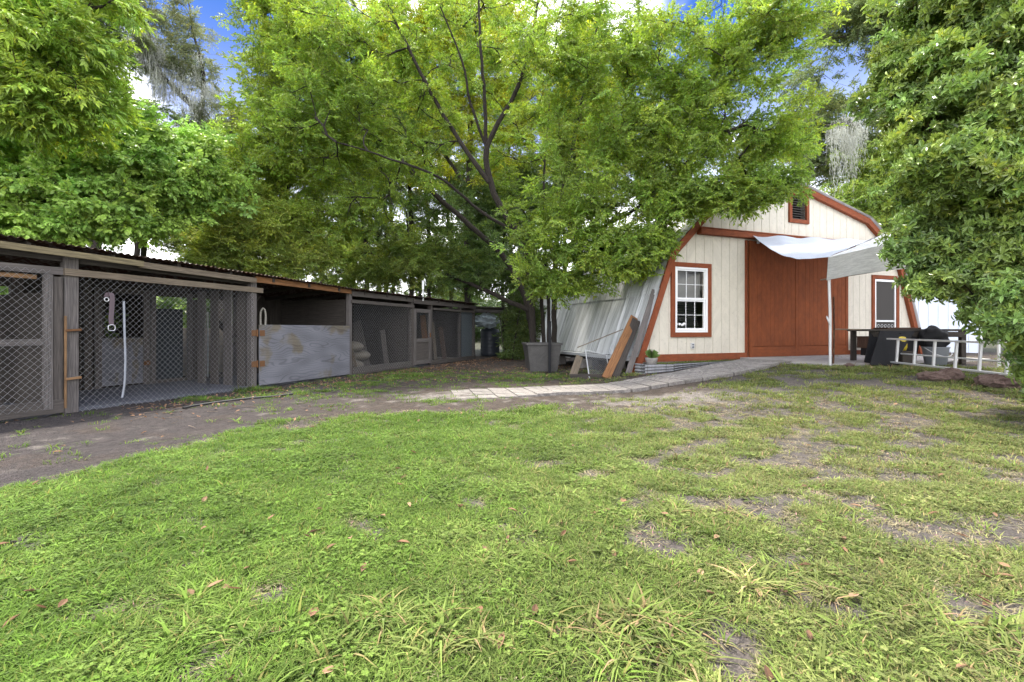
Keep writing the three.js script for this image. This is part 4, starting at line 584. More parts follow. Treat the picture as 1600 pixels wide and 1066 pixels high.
// a tree: trunks are polylines [[point, radius]...]; blobs are [centre, radius vector, how many twigs]
function tree({ name = 'tree', label, category = 'tree', group, trunks, blobs, leaf: lt, color, vary = 0.25, yellow = 0.3, per: perTwig = 5, bark = mat.bark, size = 1, step = 0.3, tip = 0.0045, moss = [], hug = 0.55, limbs = 14, bright = 2.1, thin = 0.55, wild = 1.4 }) {
  const r = rng(treeSeed++), base = trunks[0][0][0].clone(), nodes = [], T = thing(name, label, category, base.toArray(), 0, group), trunkChains = [];
  const rel = (p) => p.clone().sub(base);
  for (const tk of trunks) {
    const cv = new THREE.CatmullRomCurve3(tk.map((q) => rel(q[0]))), L = cv.getLength(), n = Math.max(3, Math.ceil(L / step)), ch = [];
    let par = -1; if (nodes.length) { let b = 1e9; const s = cv.getPoint(0); nodes.forEach((q, i) => { const d = q.p.distanceTo(s); if (d < b) { b = d; par = i; } }); if (b > 0.6) par = -1; }
    for (let i = 0; i <= n; i++) { const t = i / n, f = t * (tk.length - 1), k = Math.min(tk.length - 2, f | 0), p = cv.getPoint(t); if (i && i < n) p.add(dirOf(r).multiplyScalar(step * 0.05)); ch.push(nodes.length); nodes.push({ p, par: i ? nodes.length - 1 : par, r: 0, fix: lerp(tk[k][1], tk[k + 1][1], f - k) }); }
    trunkChains.push(ch);
  }
  const tgt = [];
  for (const [c, rv, n] of blobs) for (let i = 0; i < n; i++) { const d = dirOf(r), q = Math.pow(r(), hug) * (r() < 0.22 ? wild : 1); tgt.push(rel(V(c.x + d.x * rv.x * q, c.y + d.y * rv.y * q, c.z + d.z * rv.z * q))); }
  const nT = nodes.length, d0 = tgt.map((p) => { let b = 1e9; for (let i = 0; i < nT; i++) b = Math.min(b, nodes[i].p.distanceToSquared(p)); return b; });
  const order = tgt.map((_, i) => i).sort((a, b) => d0[a] - d0[b]), chains = [], cl = [];
  for (const ti of order) {
    const p = tgt[ti]; let b = 1e9, j = 0;
    for (let i = 0; i < nodes.length; i++) { const q = nodes[i].p, d = q.distanceTo(p); if (d >= b) continue; const c = d * (1 + 0.35 * Math.max(0, (q.y - p.y) / (d + 0.01)) ) + (nodes[i].tip ? 0.25 : 0); if (c < b) { b = c; j = i; } }
    const s = nodes[j].p, D = s.distanceTo(p); if (D < 0.06) continue;
    const pd = nodes[j].par >= 0 ? s.clone().sub(nodes[nodes[j].par].p).normalize() : V(0, 1, 0), c = s.clone().addScaledVector(pd, D * 0.3).add(V(0, D * 0.12, 0)), n = Math.max(2, Math.ceil(D / step)), ch = [j];
    for (let i = 1; i <= n; i++) { const t = i / n, q = s.clone().multiplyScalar((1 - t) * (1 - t)).addScaledVector(c, 2 * t * (1 - t)).addScaledVector(p, t * t); if (i < n) q.add(dirOf(r).multiplyScalar(step * 0.1)); ch.push(nodes.length); nodes.push({ p: q, par: ch[ch.length - 2], r: 0, tip: i === n }); }
    chains.push(ch);
  }
  for (let i = nodes.length - 1; i >= 0; i--) { const q = nodes[i]; q.r = Math.max(q.fix || 0, Math.pow(q.acc || Math.pow(tip, 2.6), 1 / 2.6)); if (q.fix) q.r = q.fix; if (q.par >= 0 && !nodes[q.par].fix) { const a = nodes[q.par]; a.acc = (a.acc || 0) + Math.pow(q.r, 2.6); } }
  trunkChains.forEach((ch, k) => { const o = { P: [], I: [], U: [] }; tubeOf(nodes, ch, o); mesh(k && nodes[ch[0]].fix < 0.09 ? 'limb' : 'trunk', tubeGeo(o), bark, T); });
  const big = chains.filter((c) => nodes[c[1]].r > 0.028).sort((a, b) => nodes[b[1]].r - nodes[a[1]].r).slice(0, limbs), bs = new Set(big), small = { P: [], I: [], U: [], join: true };
  for (const ch of big) { const o = { P: [], I: [], U: [], join: true }; tubeOf(nodes, ch, o); mesh('limb', tubeGeo(o), bark, T); }
  for (const ch of chains) if (!bs.has(ch)) tubeOf(nodes, ch, small);
  if (small.P.length) mesh('twigs', tubeGeo(small), bark, T, 'stuff');
  const lo = new THREE.Color(), tp = types[lt], list = [];
  for (const ch of chains) {
    const e = nodes[ch[ch.length - 1]].p, tone = 1 + (r() - 0.5) * vary * 1.6, ylw = r() * yellow;
    for (let k = 0; k < perTwig; k++) {
      if (r() > thin) continue;
      const f = Math.pow(r(), 0.7), x = f * (ch.length - 1), i = Math.min(ch.length - 2, x | 0), a = nodes[ch[i]].p, b = nodes[ch[i + 1]].p;
      if (ch.length > 5 && f < 0.45) continue;
      const p = a.clone().lerp(b, x - i), d = b.clone().sub(a).normalize().multiplyScalar(0.8).add(dirOf(r).multiplyScalar(0.9)); d.y *= 0.6; d.y -= 0.05;
      const up = V(0, 1, 0).add(dirOf(r).multiplyScalar(0.75)), q = bright * tone * (1 + (r() - 0.5) * vary), y = ylw + 0.15 * r() * yellow;
      list.push([place(p, d, up, size * (0.75 + 0.5 * r())), color[0] * q * (1 + 0.9 * y), color[1] * q * (1 + 0.25 * y), color[2] * q * (1 - 0.3 * y)]);
    }
  }
  inst('crown', tp.mk, tp.m, T, list);
  if (moss.length) {
    const L = [], g = [0, 1, 2].map((k) => mossGeo(40 + k)); for (const [c, rv, n, s] of moss) for (let i = 0; i < n; i++) { const d = dirOf(r), p = rel(c.clone().add(V(d.x * rv.x, d.y * rv.y, d.z * rv.z))), a = r() * 6.28, k = s * (0.5 + r()), q = 0.7 + 0.6 * r(); L.push([new THREE.Matrix4().makeRotationY(a).scale(V(k, k * (0.4 + 1.2 * r()), k)).setPosition(p), 0.44 * q, 0.45 * q, 0.39 * q]); }
    inst('hanging_moss', g, DRY, T, L);
  }
  T.traverse((o) => { o.updateMatrix?.(); });
  return T;
}
function mossGeo(seed) { const r = rng(seed), P = [], K = []; for (let s = 0; s < 26; s++) { let x = (r() - 0.5) * 0.26, z = (r() - 0.5) * 0.26, y = -0.2 * r(); const n = 2 + (r() * r() * 11 | 0), w0 = 0.007; for (let i = 0; i < n; i++) { const nx = x * 0.93 + (r() - 0.5) * 0.07, nz = z * 0.93 + (r() - 0.5) * 0.07, ny = y - 0.1, w = w0 * (1 - i / n * 0.7), a = r() * 3; const cx = Math.cos(a) * w, cz = Math.sin(a) * w; P.push(x - cx, y, z - cz, x + cx, y, z + cz, nx, ny, nz); for (let k = 0; k < 3; k++) K.push(1, 1, 1); P.push(x, y, z, x + (r() - 0.5) * 0.09, y - 0.06, z + (r() - 0.5) * 0.09, x + 0.006, y - 0.012, z); for (let k = 0; k < 3; k++) K.push(0.9, 0.9, 0.9); x = nx; y = ny; z = nz; } } return geoOf(P, K); }
const blob = (px, py, d, rx, ry, rz, n) => [at(px, py, d), V(rx * d / FL, ry * d / FL, rz), n];
const ground = (px, d) => { const p = at(px, 0, d); p.y = gnd(p.x, d) - 0.05; return p; };

// the multi-stemmed tree behind the planter
tree({ name: 'multi_stemmed_tree', label: 'spreading multi-stemmed tree with dark forking limbs rising behind the grey planter', leaf: 'maple', bright: 2.45, color: [0.088, 0.152, 0.017], yellow: 0.42, per: 7, step: 0.28, size: 0.95, limbs: 40,
  trunks: [
    [[ground(834, 11.9), 0.09], [at(832, 500, 11.85), 0.082], [at(828, 440, 11.8), 0.078], [at(818, 380, 11.7), 0.078], [at(775, 310, 11.5), 0.078], [at(760, 240, 11.4), 0.07], [at(772, 205, 11.3), 0.06], [at(812, 130, 11), 0.05], [at(835, 40, 10.6), 0.036], [at(845, -40, 10.2), 0.02]],
    [[at(760, 240, 11.4), 0.05], [at(757, 150, 11.2), 0.042], [at(750, 60, 10.9), 0.032], [at(748, -40, 10.6), 0.02]],
    [[at(764, 285, 11.45), 0.065], [at(702, 195, 11.3), 0.052], [at(660, 120, 11.0), 0.042], [at(638, 75, 10.8), 0.034], [at(605, 5, 10.4), 0.02]],
    [[at(762, 235, 11.4), 0.042], [at(735, 160, 11.1), 0.036], [at(722, 95, 10.8), 0.029], [at(688, 10, 10.3), 0.018]],
    [[at(816, 372, 11.7), 0.05], [at(745, 325, 11.2), 0.04], [at(690, 280, 10.6), 0.032], [at(600, 245, 10.0), 0.022], [at(525, 222, 9.6), 0.012]],
    [[ground(866, 11.95), 0.08], [at(866, 480, 11.9), 0.072], [at(868, 400, 11.8), 0.065], [at(880, 300, 11.8), 0.06], [at(905, 180, 11.6), 0.045], [at(930, 60, 11.2), 0.03], [at(950, -50, 10.8), 0.015]],
    [[ground(852, 12.05), 0.06], [at(846, 470, 12.1), 0.055], [at(838, 400, 12.2), 0.05], [at(800, 350, 12.6), 0.04]],
    [[ground(858, 12.1), 0.055], [at(856, 470, 12.1), 0.05], [at(852, 380, 12.2), 0.04], [at(850, 280, 12.4), 0.03], [at(858, 160, 12.3), 0.015]],
    [[at(862, 405, 11.75), 0.06], [at(905, 372, 11.2), 0.05], [at(950, 350, 10.7), 0.044], [at(1000, 322, 10.3), 0.038], [at(1031, 291, 10.0), 0.032], [at(1082, 244, 9.6), 0.024], [at(1130, 190, 9.2), 0.014]],
    [[at(880, 290, 11.8), 0.045], [at(960, 210, 11.0), 0.04], [at(1050, 190, 10.4), 0.034], [at(1100, 165, 10.0), 0.028], [at(1165, 75, 9.4), 0.016], [at(1200, 10, 9.0), 0.008]],
  ],
  blobs: [
    blob(880, 110, 10.2, 120, 110, 1.4, 150), blob(1000, 90, 9.8, 120, 95, 1.5, 150), blob(1140, 90, 9.2, 110, 80, 1.3, 150), blob(1215, 40, 8.8, 75, 65, 1.0, 80), blob(1090, 200, 9.5, 120, 75, 1.3, 150), blob(970, 240, 10.2, 120, 80, 1.4, 130), blob(1195, 225, 9.5, 85, 45, 1.0, 90), blob(1140, 305, 9.0, 85, 26, 0.6, 85), blob(1205, 285, 9.2, 50, 32, 0.5, 50), blob(1080, 318, 9.2, 50, 22, 0.4, 30),
    blob(1040, 300, 9.6, 80, 45, 0.9, 70), blob(930, 330, 10.2, 90, 55, 1.0, 80), blob(880, 400, 10.4, 80, 55, 0.8, 90), blob(860, 350, 10.6, 70, 60, 0.8, 50), blob(960, 395, 9.9, 75, 38, 0.7, 80), blob(1010, 380, 9.6, 50, 30, 0.5, 45), blob(855, 445, 10.6, 55, 28, 0.5, 40), blob(915, 440, 10.2, 50, 25, 0.5, 30), blob(980, 415, 9.6, 60, 22, 0.4, 30),
    blob(770, 60, 12.3, 150, 100, 1.0, 110), blob(640, 90, 11.8, 110, 110, 1.2, 120), blob(540, 150, 10.8, 90, 100, 1.3, 120), blob(500, 60, 10.5, 80, 80, 1.3, 90), blob(470, 200, 10.4, 70, 70, 1.2, 80), blob(600, 250, 11.8, 110, 60, 1.0, 90), blob(700, 200, 13.2, 120, 100, 0.8, 80), blob(560, 330, 11.6, 80, 50, 0.9, 60), blob(830, 240, 12.8, 90, 90, 0.6, 60),
  ] });
tree({ name: 'leaning_tree', label: 'old dark leaning tree trunk slanting left behind the kennel row', leaf: 'oak', color: [0.06, 0.11, 0.022], per: 4, trunks: [[[ground(838, 14.6), 0.09], [at(822, 470, 14.4), 0.085], [at(790, 405, 14.2), 0.08], [at(743, 360, 14.0), 0.08], [at(695, 318, 13.9), 0.075], [at(647, 272, 13.8), 0.065], [at(600, 225, 13.6), 0.04], [at(540, 180, 13.4), 0.02]], [[at(826, 485, 14.4), 0.08], [at(760, 455, 14.6), 0.07], [at(700, 430, 14.8), 0.05], [at(640, 412, 15), 0.025]]],
  blobs: [blob(600, 200, 14, 120, 80, 1.2, 90), blob(520, 200, 14, 80, 80, 1.2, 60), blob(690, 420, 15.2, 70, 35, 0.8, 70), blob(760, 420, 15.0, 60, 50, 0.8, 70), blob(700, 330, 15, 80, 50, 1, 50)] });
// yellow-green trees behind the kennels
tree({ name: 'yellow_green_tree', bright: 2.2, label: 'tall yellow-green leafy tree behind the kennels left of centre', leaf: 'maple', color: [0.108, 0.175, 0.018], yellow: 0.45, per: 8, size: 1.1, bark: mat.barkGrey, trunks: [[[ground(455, 14), 0.15], [at(452, 400, 14), 0.13], [at(440, 250, 13.8), 0.10], [at(420, 100, 13.5), 0.07], [at(410, -40, 13), 0.03]], [[at(445, 300, 13.9), 0.08], [at(520, 150, 13.6), 0.05], [at(560, 20, 13.2), 0.02]]],
  blobs: [blob(440, 60, 12.5, 70, 80, 1.4, 140), blob(430, 170, 12.5, 65, 80, 1.4, 130), blob(430, 260, 12.8, 90, 65, 1.4, 140), blob(470, 350, 13, 80, 45, 1.2, 100), blob(500, 90, 13.5, 90, 90, 1.4, 110), blob(540, 240, 14, 80, 60, 1.2, 70), blob(375, 280, 12.6, 50, 50, 1, 60), blob(450, -20, 12.5, 110, 50, 1.5, 90)] });
tree({ name: 'backlit_tree', label: 'bright yellow-green tree far behind the forking dark limbs at picture centre', leaf: 'oak', color: [0.135, 0.185, 0.013], yellow: 0.5, per: 8, size: 1.1, bark: mat.barkGrey, trunks: [[[ground(735, 18), 0.16], [at(730, 380, 18), 0.14], [at(735, 200, 18), 0.11], [at(740, 40, 18), 0.05]], [[at(733, 300, 18), 0.08], [at(640, 150, 17.8), 0.05], [at(600, 40, 17.6), 0.02]]],
  blobs: [blob(640, 70, 17, 100, 80, 1.8, 150), blob(760, 80, 17, 110, 90, 1.8, 150), blob(680, 190, 17.5, 100, 70, 1.6, 130), blob(790, 200, 17.5, 80, 80, 1.6, 110), blob(600, 170, 17, 70, 70, 1.4, 80), blob(870, 130, 17, 90, 110, 1.5, 110), blob(700, 20, 17, 160, 50, 1.5, 100), blob(960, 150, 17.5, 90, 130, 1.4, 90)], bright: 2.5 });
tree({ name: 'fine_leaved_tree', label: 'low fine-leaved yellowish tree just above the plywood gate roof', leaf: 'fine', bright: 2.4, color: [0.11, 0.168, 0.028], yellow: 0.5, per: 9, size: 1.05, step: 0.2, trunks: [[[ground(415, 12.2), 0.07], [at(410, 460, 12.2), 0.06], [at(390, 400, 12), 0.04], [at(375, 340, 11.8), 0.02]], [[at(412, 470, 12.2), 0.04], [at(460, 410, 12), 0.025], [at(490, 360, 11.8), 0.012]], [[at(410, 465, 12.2), 0.035], [at(360, 420, 11.8), 0.025], [at(315, 385, 11.5), 0.01]]],
  blobs: [blob(350, 370, 11.2, 70, 35, 0.8, 120), blob(410, 350, 11.4, 65, 38, 0.8, 110), blob(430, 410, 11.6, 85, 30, 0.8, 110), blob(330, 410, 11.2, 50, 26, 0.7, 70), blob(480, 390, 12, 50, 40, 0.7, 60), blob(380, 310, 11.8, 50, 30, 0.7, 50)] });
tree({ name: 'fine_leaved_tree', label: 'small yellow-green tree rising over the kennel roof by the whitish pole', leaf: 'fine', bright: 2.4, color: [0.10, 0.155, 0.03], yellow: 0.4, per: 9, size: 1.2, step: 0.22, trunks: [[[ground(655, 15.5), 0.07], [at(655, 440, 15.5), 0.06], [at(640, 380, 15.3), 0.03], [at(635, 330, 15), 0.02]]], blobs: [blob(640, 400, 14.6, 45, 40, 0.8, 100), blob(600, 430, 15, 40, 25, 0.7, 50), blob(690, 400, 15, 40, 45, 0.7, 60), blob(560, 420, 15, 45, 40, 0.8, 60), blob(520, 400, 15.5, 40, 50, 0.8, 60)] });
// broad-leaved mass and overhanging boughs on the left
tree({ name: 'broad_leaved_tree', label: 'dense broad-leaved tree spilling over the left kennel roof', leaf: 'broad', color: [0.085, 0.152, 0.03], yellow: 0.4, per: 7, step: 0.25, trunks: [[[ground(228, 10.6), 0.075], [at(225, 420, 10.6), 0.065], [at(222, 330, 10.4), 0.055], [at(190, 260, 10), 0.06], [at(160, 190, 9.6), 0.03]], [[at(222, 330, 10.4), 0.06], [at(280, 270, 10.4), 0.04], [at(320, 230, 10.4), 0.02]], [[at(223, 350, 10.4), 0.06], [at(130, 320, 9.6), 0.045], [at(50, 280, 9), 0.02]]],
  blobs: [blob(70, 320, 8.6, 110, 55, 1, 160), blob(180, 290, 9, 100, 55, 1, 150), blob(280, 270, 9.6, 75, 55, 1, 110), blob(60, 230, 8.8, 100, 60, 1, 120), blob(180, 215, 9.4, 90, 45, 1, 110), blob(320, 290, 10, 55, 45, 0.8, 60), blob(20, 360, 8.4, 90, 28, 0.8, 70), blob(150, 350, 8.8, 80, 25, 0.8, 60), blob(-40, 270, 8.4, 70, 90, 1, 60), blob(310, 235, 10, 45, 40, 0.7, 40), blob(250, 340, 9.6, 50, 30, 0.6, 25)], bright: 3.2, thin: 0.55 });
tree({ name: 'overhanging_tree', label: 'near tree overhanging from the top left corner with long drooping leaves', leaf: 'lance', color: [0.085, 0.15, 0.02], yellow: 0.5, per: 7, step: 0.25, trunks: [[[ground(-330, 8.2), 0.2], [at(-300, 300, 8.2), 0.17], [at(-180, 120, 7.8), 0.12], [at(-60, 60, 7.5), 0.08], [at(60, 20, 7.3), 0.045], [at(160, 10, 7.2), 0.02]], [[at(-200, 150, 7.9), 0.09], [at(-80, 130, 7.4), 0.06], [at(60, 105, 7.1), 0.035], [at(110, 120, 7), 0.015]]],
  blobs: [blob(50, 40, 7.0, 110, 70, 1, 150), blob(95, 60, 7.4, 65, 70, 0.9, 80), blob(20, 150, 7.0, 80, 45, 0.8, 80), blob(110, 150, 7.4, 50, 40, 0.8, 45), blob(170, 0, 7.6, 50, 25, 0.7, 30), blob(-60, 90, 7, 80, 120, 1, 80), blob(90, 195, 7.6, 60, 25, 0.7, 24)], thin: 0.42, bright: 3 });
tree({ name: 'mossy_oak', label: 'grey-leaved oak draped with pale hanging moss against blue sky at upper left', leaf: 'oak', color: [0.085, 0.105, 0.045], yellow: 0.1, per: 5, bark: mat.barkGrey, step: 0.4, trunks: [[[ground(345, 20), 0.28], [at(345, 380, 20), 0.25], [at(335, 260, 19.6), 0.2], [at(308, 175, 19), 0.15], [at(280, 145, 18.6), 0.1], [at(250, 110, 18), 0.06], [at(230, 40, 17.6), 0.03]], [[at(312, 185, 19.1), 0.1], [at(318, 120, 19), 0.07], [at(300, 40, 18.8), 0.035], [at(290, -30, 18.5), 0.02]]],
  blobs: [blob(270, 40, 18.4, 55, 50, 1.5, 70), blob(310, 110, 19, 35, 60, 1.2, 50), blob(250, 90, 18, 50, 45, 1.2, 50), blob(345, 200, 19, 40, 50, 1.2, 60), blob(300, 210, 19.3, 50, 40, 1, 50), blob(220, -10, 17.6, 60, 30, 1.2, 40), blob(345, 290, 19.5, 50, 50, 1.2, 90)],
  moss: [[at(205, 50, 17.8), V(0.55, 0.6, 0.5), 24, 1.5], [at(235, 60, 17.8), V(0.5, 0.6, 0.5), 26, 1.6], [at(255, 105, 18), V(0.5, 0.7, 0.5), 26, 1.5], [at(315, 135, 18.8), V(0.4, 0.8, 0.5), 24, 1.4], [at(290, 95, 18.5), V(0.5, 0.6, 0.4), 16, 1.3]] });
tree({ name: 'dark_tree', label: 'dark green tree behind the drooping leaves at the top left', leaf: 'oak', color: [0.05, 0.085, 0.022], yellow: 0.2, per: 8, size: 1.2, trunks: [[[ground(150, 17), 0.2], [at(150, 350, 17), 0.18], [at(160, 200, 16.6), 0.12], [at(170, 50, 16.2), 0.05]]], blobs: [blob(125, 70, 15.6, 50, 80, 1.5, 100), blob(110, 170, 16, 80, 80, 1.5, 80), blob(205, 190, 16, 45, 45, 1.2, 50), blob(60, 80, 16, 80, 100, 1.5, 110), blob(250, 260, 17, 60, 40, 1.2, 40), blob(130, -10, 15.6, 70, 40, 1.5, 60)], thin: 0.5 });
[['dark mid-green tree filling the gap behind the broad-leaved tree and kennel roof', 210, 19, [[120, 330, 90, 60, 130], [230, 320, 80, 50, 120], [300, 340, 70, 45, 110], [60, 250, 90, 70, 80]], [0.06, 0.10, 0.025]], ['leafy green background tree between the mossy oak and the yellow-green tree', 370, 20, [[350, 250, 60, 70, 110], [400, 330, 80, 60, 120], [330, 380, 70, 30, 70], [480, 300, 70, 60, 70]], [0.075, 0.115, 0.025]], ['tall background tree right of the planter tree seen through its crown', 1010, 19, [[960, 230, 80, 80, 90], [1060, 200, 80, 80, 90], [900, 220, 60, 80, 60], [1020, 300, 80, 50, 60]], [0.07, 0.11, 0.025]], ['green tree low behind the middle of the kennel roof, farther than the slender trunks', 600, 23, [[480, 400, 60, 40, 70], [560, 385, 60, 40, 80], [640, 370, 60, 45, 80], [730, 380, 60, 45, 80], [700, 445, 70, 24, 60], [520, 450, 60, 22, 40]], [0.08, 0.125, 0.025]], ['background tree beyond the leaning trunk at the picture centre', 640, 21, [[560, 260, 70, 60, 70], [660, 280, 80, 60, 80], [760, 290, 80, 60, 90], [830, 300, 60, 60, 70]], [0.08, 0.12, 0.025]]].forEach(([label, px, d, bl, color]) => tree({ name: 'background_tree', label, leaf: 'oak', color, yellow: 0.35, per: 8, size: 1.25, step: 0.4, bright: 2.2, limbs: 5, trunks: [[[ground(px, d), 0.13], [at(px + 4, 400, d), 0.11], [at(px, 280, d), 0.08], [at(px - 6, 160, d), 0.03]]], blobs: bl.map(([x, y, a, b, n]) => blob(x, y, d, a, b, 1.3, n)) }));
// slender trees standing far behind the kennels, with the bright sky between them
[[500, 21, 300], [548, 24, 260], [590, 20, 300], [612, 26, 280], [668, 22, 250], [702, 25, 300], [880, 22, 280], [905, 19, 200], [925, 23, 220], [570, 19, 330], [795, 20, 300]].forEach(([px, d, tp], i) => {
  const lab = ['slender trunk farthest left among the thin trees behind the kennel row', 'thin far trunk second from the left behind the kennel row', 'slim trunk in the gap left of the leaning tree', 'thin distant trunk just right of the slim one by the leaning tree', 'slender trunk right behind the whitish roof pole', 'thin trunk between the roof pole and the leaning tree base', 'slender pale trunk just right of the planter tree stems', 'pale thin trunk behind the right limb of the planter tree', 'thin pale trunk farthest right above the barn roof', 'slender near trunk over the dark chain link bay', 'slender trunk close left of the planter tree stems'][i];
  tree({ name: 'slender_tree', label: lab, group: 'slender trees behind the kennels and barn', leaf: 'oak', color: [0.065, 0.12, 0.025], yellow: 0.4, per: 6, size: 1.15, bark: i > 5 && i < 9 ? mat.barkGrey : mat.bark, step: 0.4, limbs: 4, trunks: [[[ground(px, d), 0.11], [at(px + 3, 400, d), 0.095], [at(px - 4, tp, d), 0.07], [at(px + 8, tp - 160, d), 0.04], [at(px + 4, tp - 260, d), 0.02]]],
    blobs: [blob(px, tp - 120, d, 55, 100, 1.6, 60), blob(px + 10, tp - 10, d, 50, 60, 1.4, 40), blob(px - 20, tp + 70, d, 40, 40, 1.2, 18)] });
});
[[3.0, -6.5, 'taller bush farther back beyond the kennel opening'], [1.6, -4.2, 'leafy bush behind the back opening of the second kennel'], [3.6, -5.2, 'bush beyond the tan sheet behind the kennels'], [-1.5, -3.6, 'bush behind the leftmost kennel'], [6.2, -4.2, 'bush close behind the dark chain link bay'], [9.2, -4.2, 'bush behind the far end of the kennel row']].forEach(([s, w, label], i) => { const p = kAt(s, 0, w); tree({ name: 'bush', label, category: 'bush', leaf: i % 2 ? 'oak' : 'broad', color: [0.07, 0.13, 0.025], per: 8, step: 0.2, trunks: [[[p.clone(), 0.03], [p.clone().setY(0.9), 0.02], [p.clone().setY(1.5), 0.01]]], blobs: [[p.clone().setY(1.0), V(1.1, 0.9, 1.1), 110], [p.clone().setY(1.7), V(0.8, 0.5, 0.8), 50]] }); });
// understorey beyond the lean-to
tree({ name: 'dark_bush', label: 'dark tangled bush beside the lean-to and left of the planter', category: 'bush', leaf: 'oak', color: [0.055, 0.095, 0.02], per: 8, bark: mat.barkGrey, trunks: [[[ground(788, 15.5), 0.03], [at(786, 540, 15.5), 0.025], [at(780, 490, 15.4), 0.015]], [[ground(800, 15.3), 0.03], [at(806, 520, 15.3), 0.025], [at(815, 460, 15.2), 0.015]]], blobs: [blob(812, 520, 15.6, 18, 36, 0.5, 60), blob(825, 480, 15.8, 28, 50, 0.6, 80), blob(812, 425, 16, 42, 40, 0.8, 80), blob(800, 552, 15.6, 14, 14, 0.3, 20)] });
tree({ name: 'dark_bush', label: 'tall dark leafy growth behind the stems of the planter tree', category: 'bush', leaf: 'oak', color: [0.055, 0.1, 0.022], per: 8, size: 1.15, trunks: [[[ground(790, 18.5), 0.08], [at(785, 430, 18.5), 0.06], [at(790, 340, 18.5), 0.03]]], blobs: [blob(760, 340, 18, 60, 60, 1, 120), blob(820, 330, 18, 55, 70, 1, 120), blob(740, 420, 18, 50, 40, 1, 70), blob(900, 300, 19, 60, 70, 1, 60), blob(830, 530, 18.5, 40, 30, 0.6, 50), blob(840, 420, 19, 40, 40, 0.6, 30)] });
// behind and right of the barn
tree({ name: 'mossy_oak', label: 'oak with pale hanging moss behind the barn roof beneath the blue sky gap', leaf: 'oak', color: [0.075, 0.11, 0.035], yellow: 0.25, per: 7, size: 1.1, bark: mat.barkGrey, step: 0.4, trunks: [[[ground(1390, 18), 0.3], [at(1390, 330, 18), 0.26], [at(1385, 210, 17.6), 0.18], [at(1400, 120, 17), 0.13], [at(1370, 55, 16.5), 0.07], [at(1310, 58, 16), 0.03]], [[at(1388, 240, 17.8), 0.12], [at(1350, 205, 16.4), 0.07], [at(1330, 192, 14.6), 0.05], [at(1290, 196, 13.6), 0.02]]],
  blobs: [blob(1340, 30, 16, 70, 35, 1.2, 90), blob(1400, 50, 16, 60, 50, 1.2, 80), blob(1280, 190, 16.6, 60, 40, 1.2, 80), blob(1400, 210, 17, 60, 60, 1.3, 100), blob(1300, 250, 17, 55, 35, 1.2, 70), blob(1440, 140, 16.5, 60, 70, 1.4, 90), blob(1260, 140, 17.5, 50, 60, 1.2, 40), blob(1390, 300, 17.5, 70, 50, 1.2, 110), blob(1240, 230, 18, 50, 40, 1.2, 50)],
  moss: [[at(1330, 190, 14.4), V(0.35, 0.3, 0.3), 13, 1.5], [at(1312, 215, 14.2), V(0.25, 0.3, 0.3), 7, 1.1], [at(1420, 75, 16.5), V(0.35, 0.3, 0.4), 22, 1.2], [at(1300, 200, 13.8), V(0.2, 0.1, 0.2), 5, 0.8], [at(1270, 200, 16.9), V(0.4, 0.3, 0.3), 15, 1.1]] });
tree({ name: 'green_tree', label: 'yellow-green tree close behind the right end of the barn roof', leaf: 'maple', color: [0.10, 0.165, 0.025], yellow: 0.5, per: 8, size: 1.1, trunks: [[[ground(1440, 15.5), 0.14], [at(1440, 350, 15.5), 0.12], [at(1430, 260, 15.2), 0.07], [at(1410, 200, 15), 0.03]]], blobs: [blob(1330, 330, 14.6, 60, 40, 1, 90), blob(1390, 300, 14.4, 60, 45, 1, 110), blob(1450, 270, 14, 70, 60, 1, 110), blob(1360, 250, 15, 50, 40, 1, 60), blob(1500, 330, 14, 70, 60, 1, 80)] });
tree({ name: 'overhanging_tree', thin: 0.5, wild: 1.5, label: 'near dense tree filling the upper right corner above the canopy', leaf: 'shrub', color: [0.085, 0.145, 0.028], yellow: 0.5, per: 11, size: 0.95, step: 0.22, trunks: [[[ground(1900, 5.03), 0.12], [at(1860, 300, 5.03), 0.10], [at(1760, 120, 4.88), 0.075], [at(1640, 30, 4.66), 0.06], [at(1540, 5, 4.59), 0.03]], [[at(1800, 200, 4.96), 0.08], [at(1660, 200, 4.74), 0.05], [at(1540, 200, 4.66), 0.03], [at(1450, 220, 4.74), 0.012]]],
  blobs: [blob(1500, 100, 4.88, 90, 70, 0.72, 148), blob(1590, 60, 4.59, 80, 80, 0.72, 124), blob(1580, 170, 4.44, 90, 70, 0.64, 130), blob(1490, 190, 4.88, 80, 55, 0.64, 117), blob(1540, 260, 4.44, 90, 50, 0.56, 117), blob(1480, 250, 5.18, 65, 35, 0.56, 68), blob(1470, 95, 5.18, 50, 60, 0.56, 55), blob(1470, 300, 5.33, 50, 28, 0.40, 37), blob(1480, 20, 5.03, 60, 40, 0.64, 55), blob(1530, 300, 4.88, 60, 30, 0.40, 49)] });
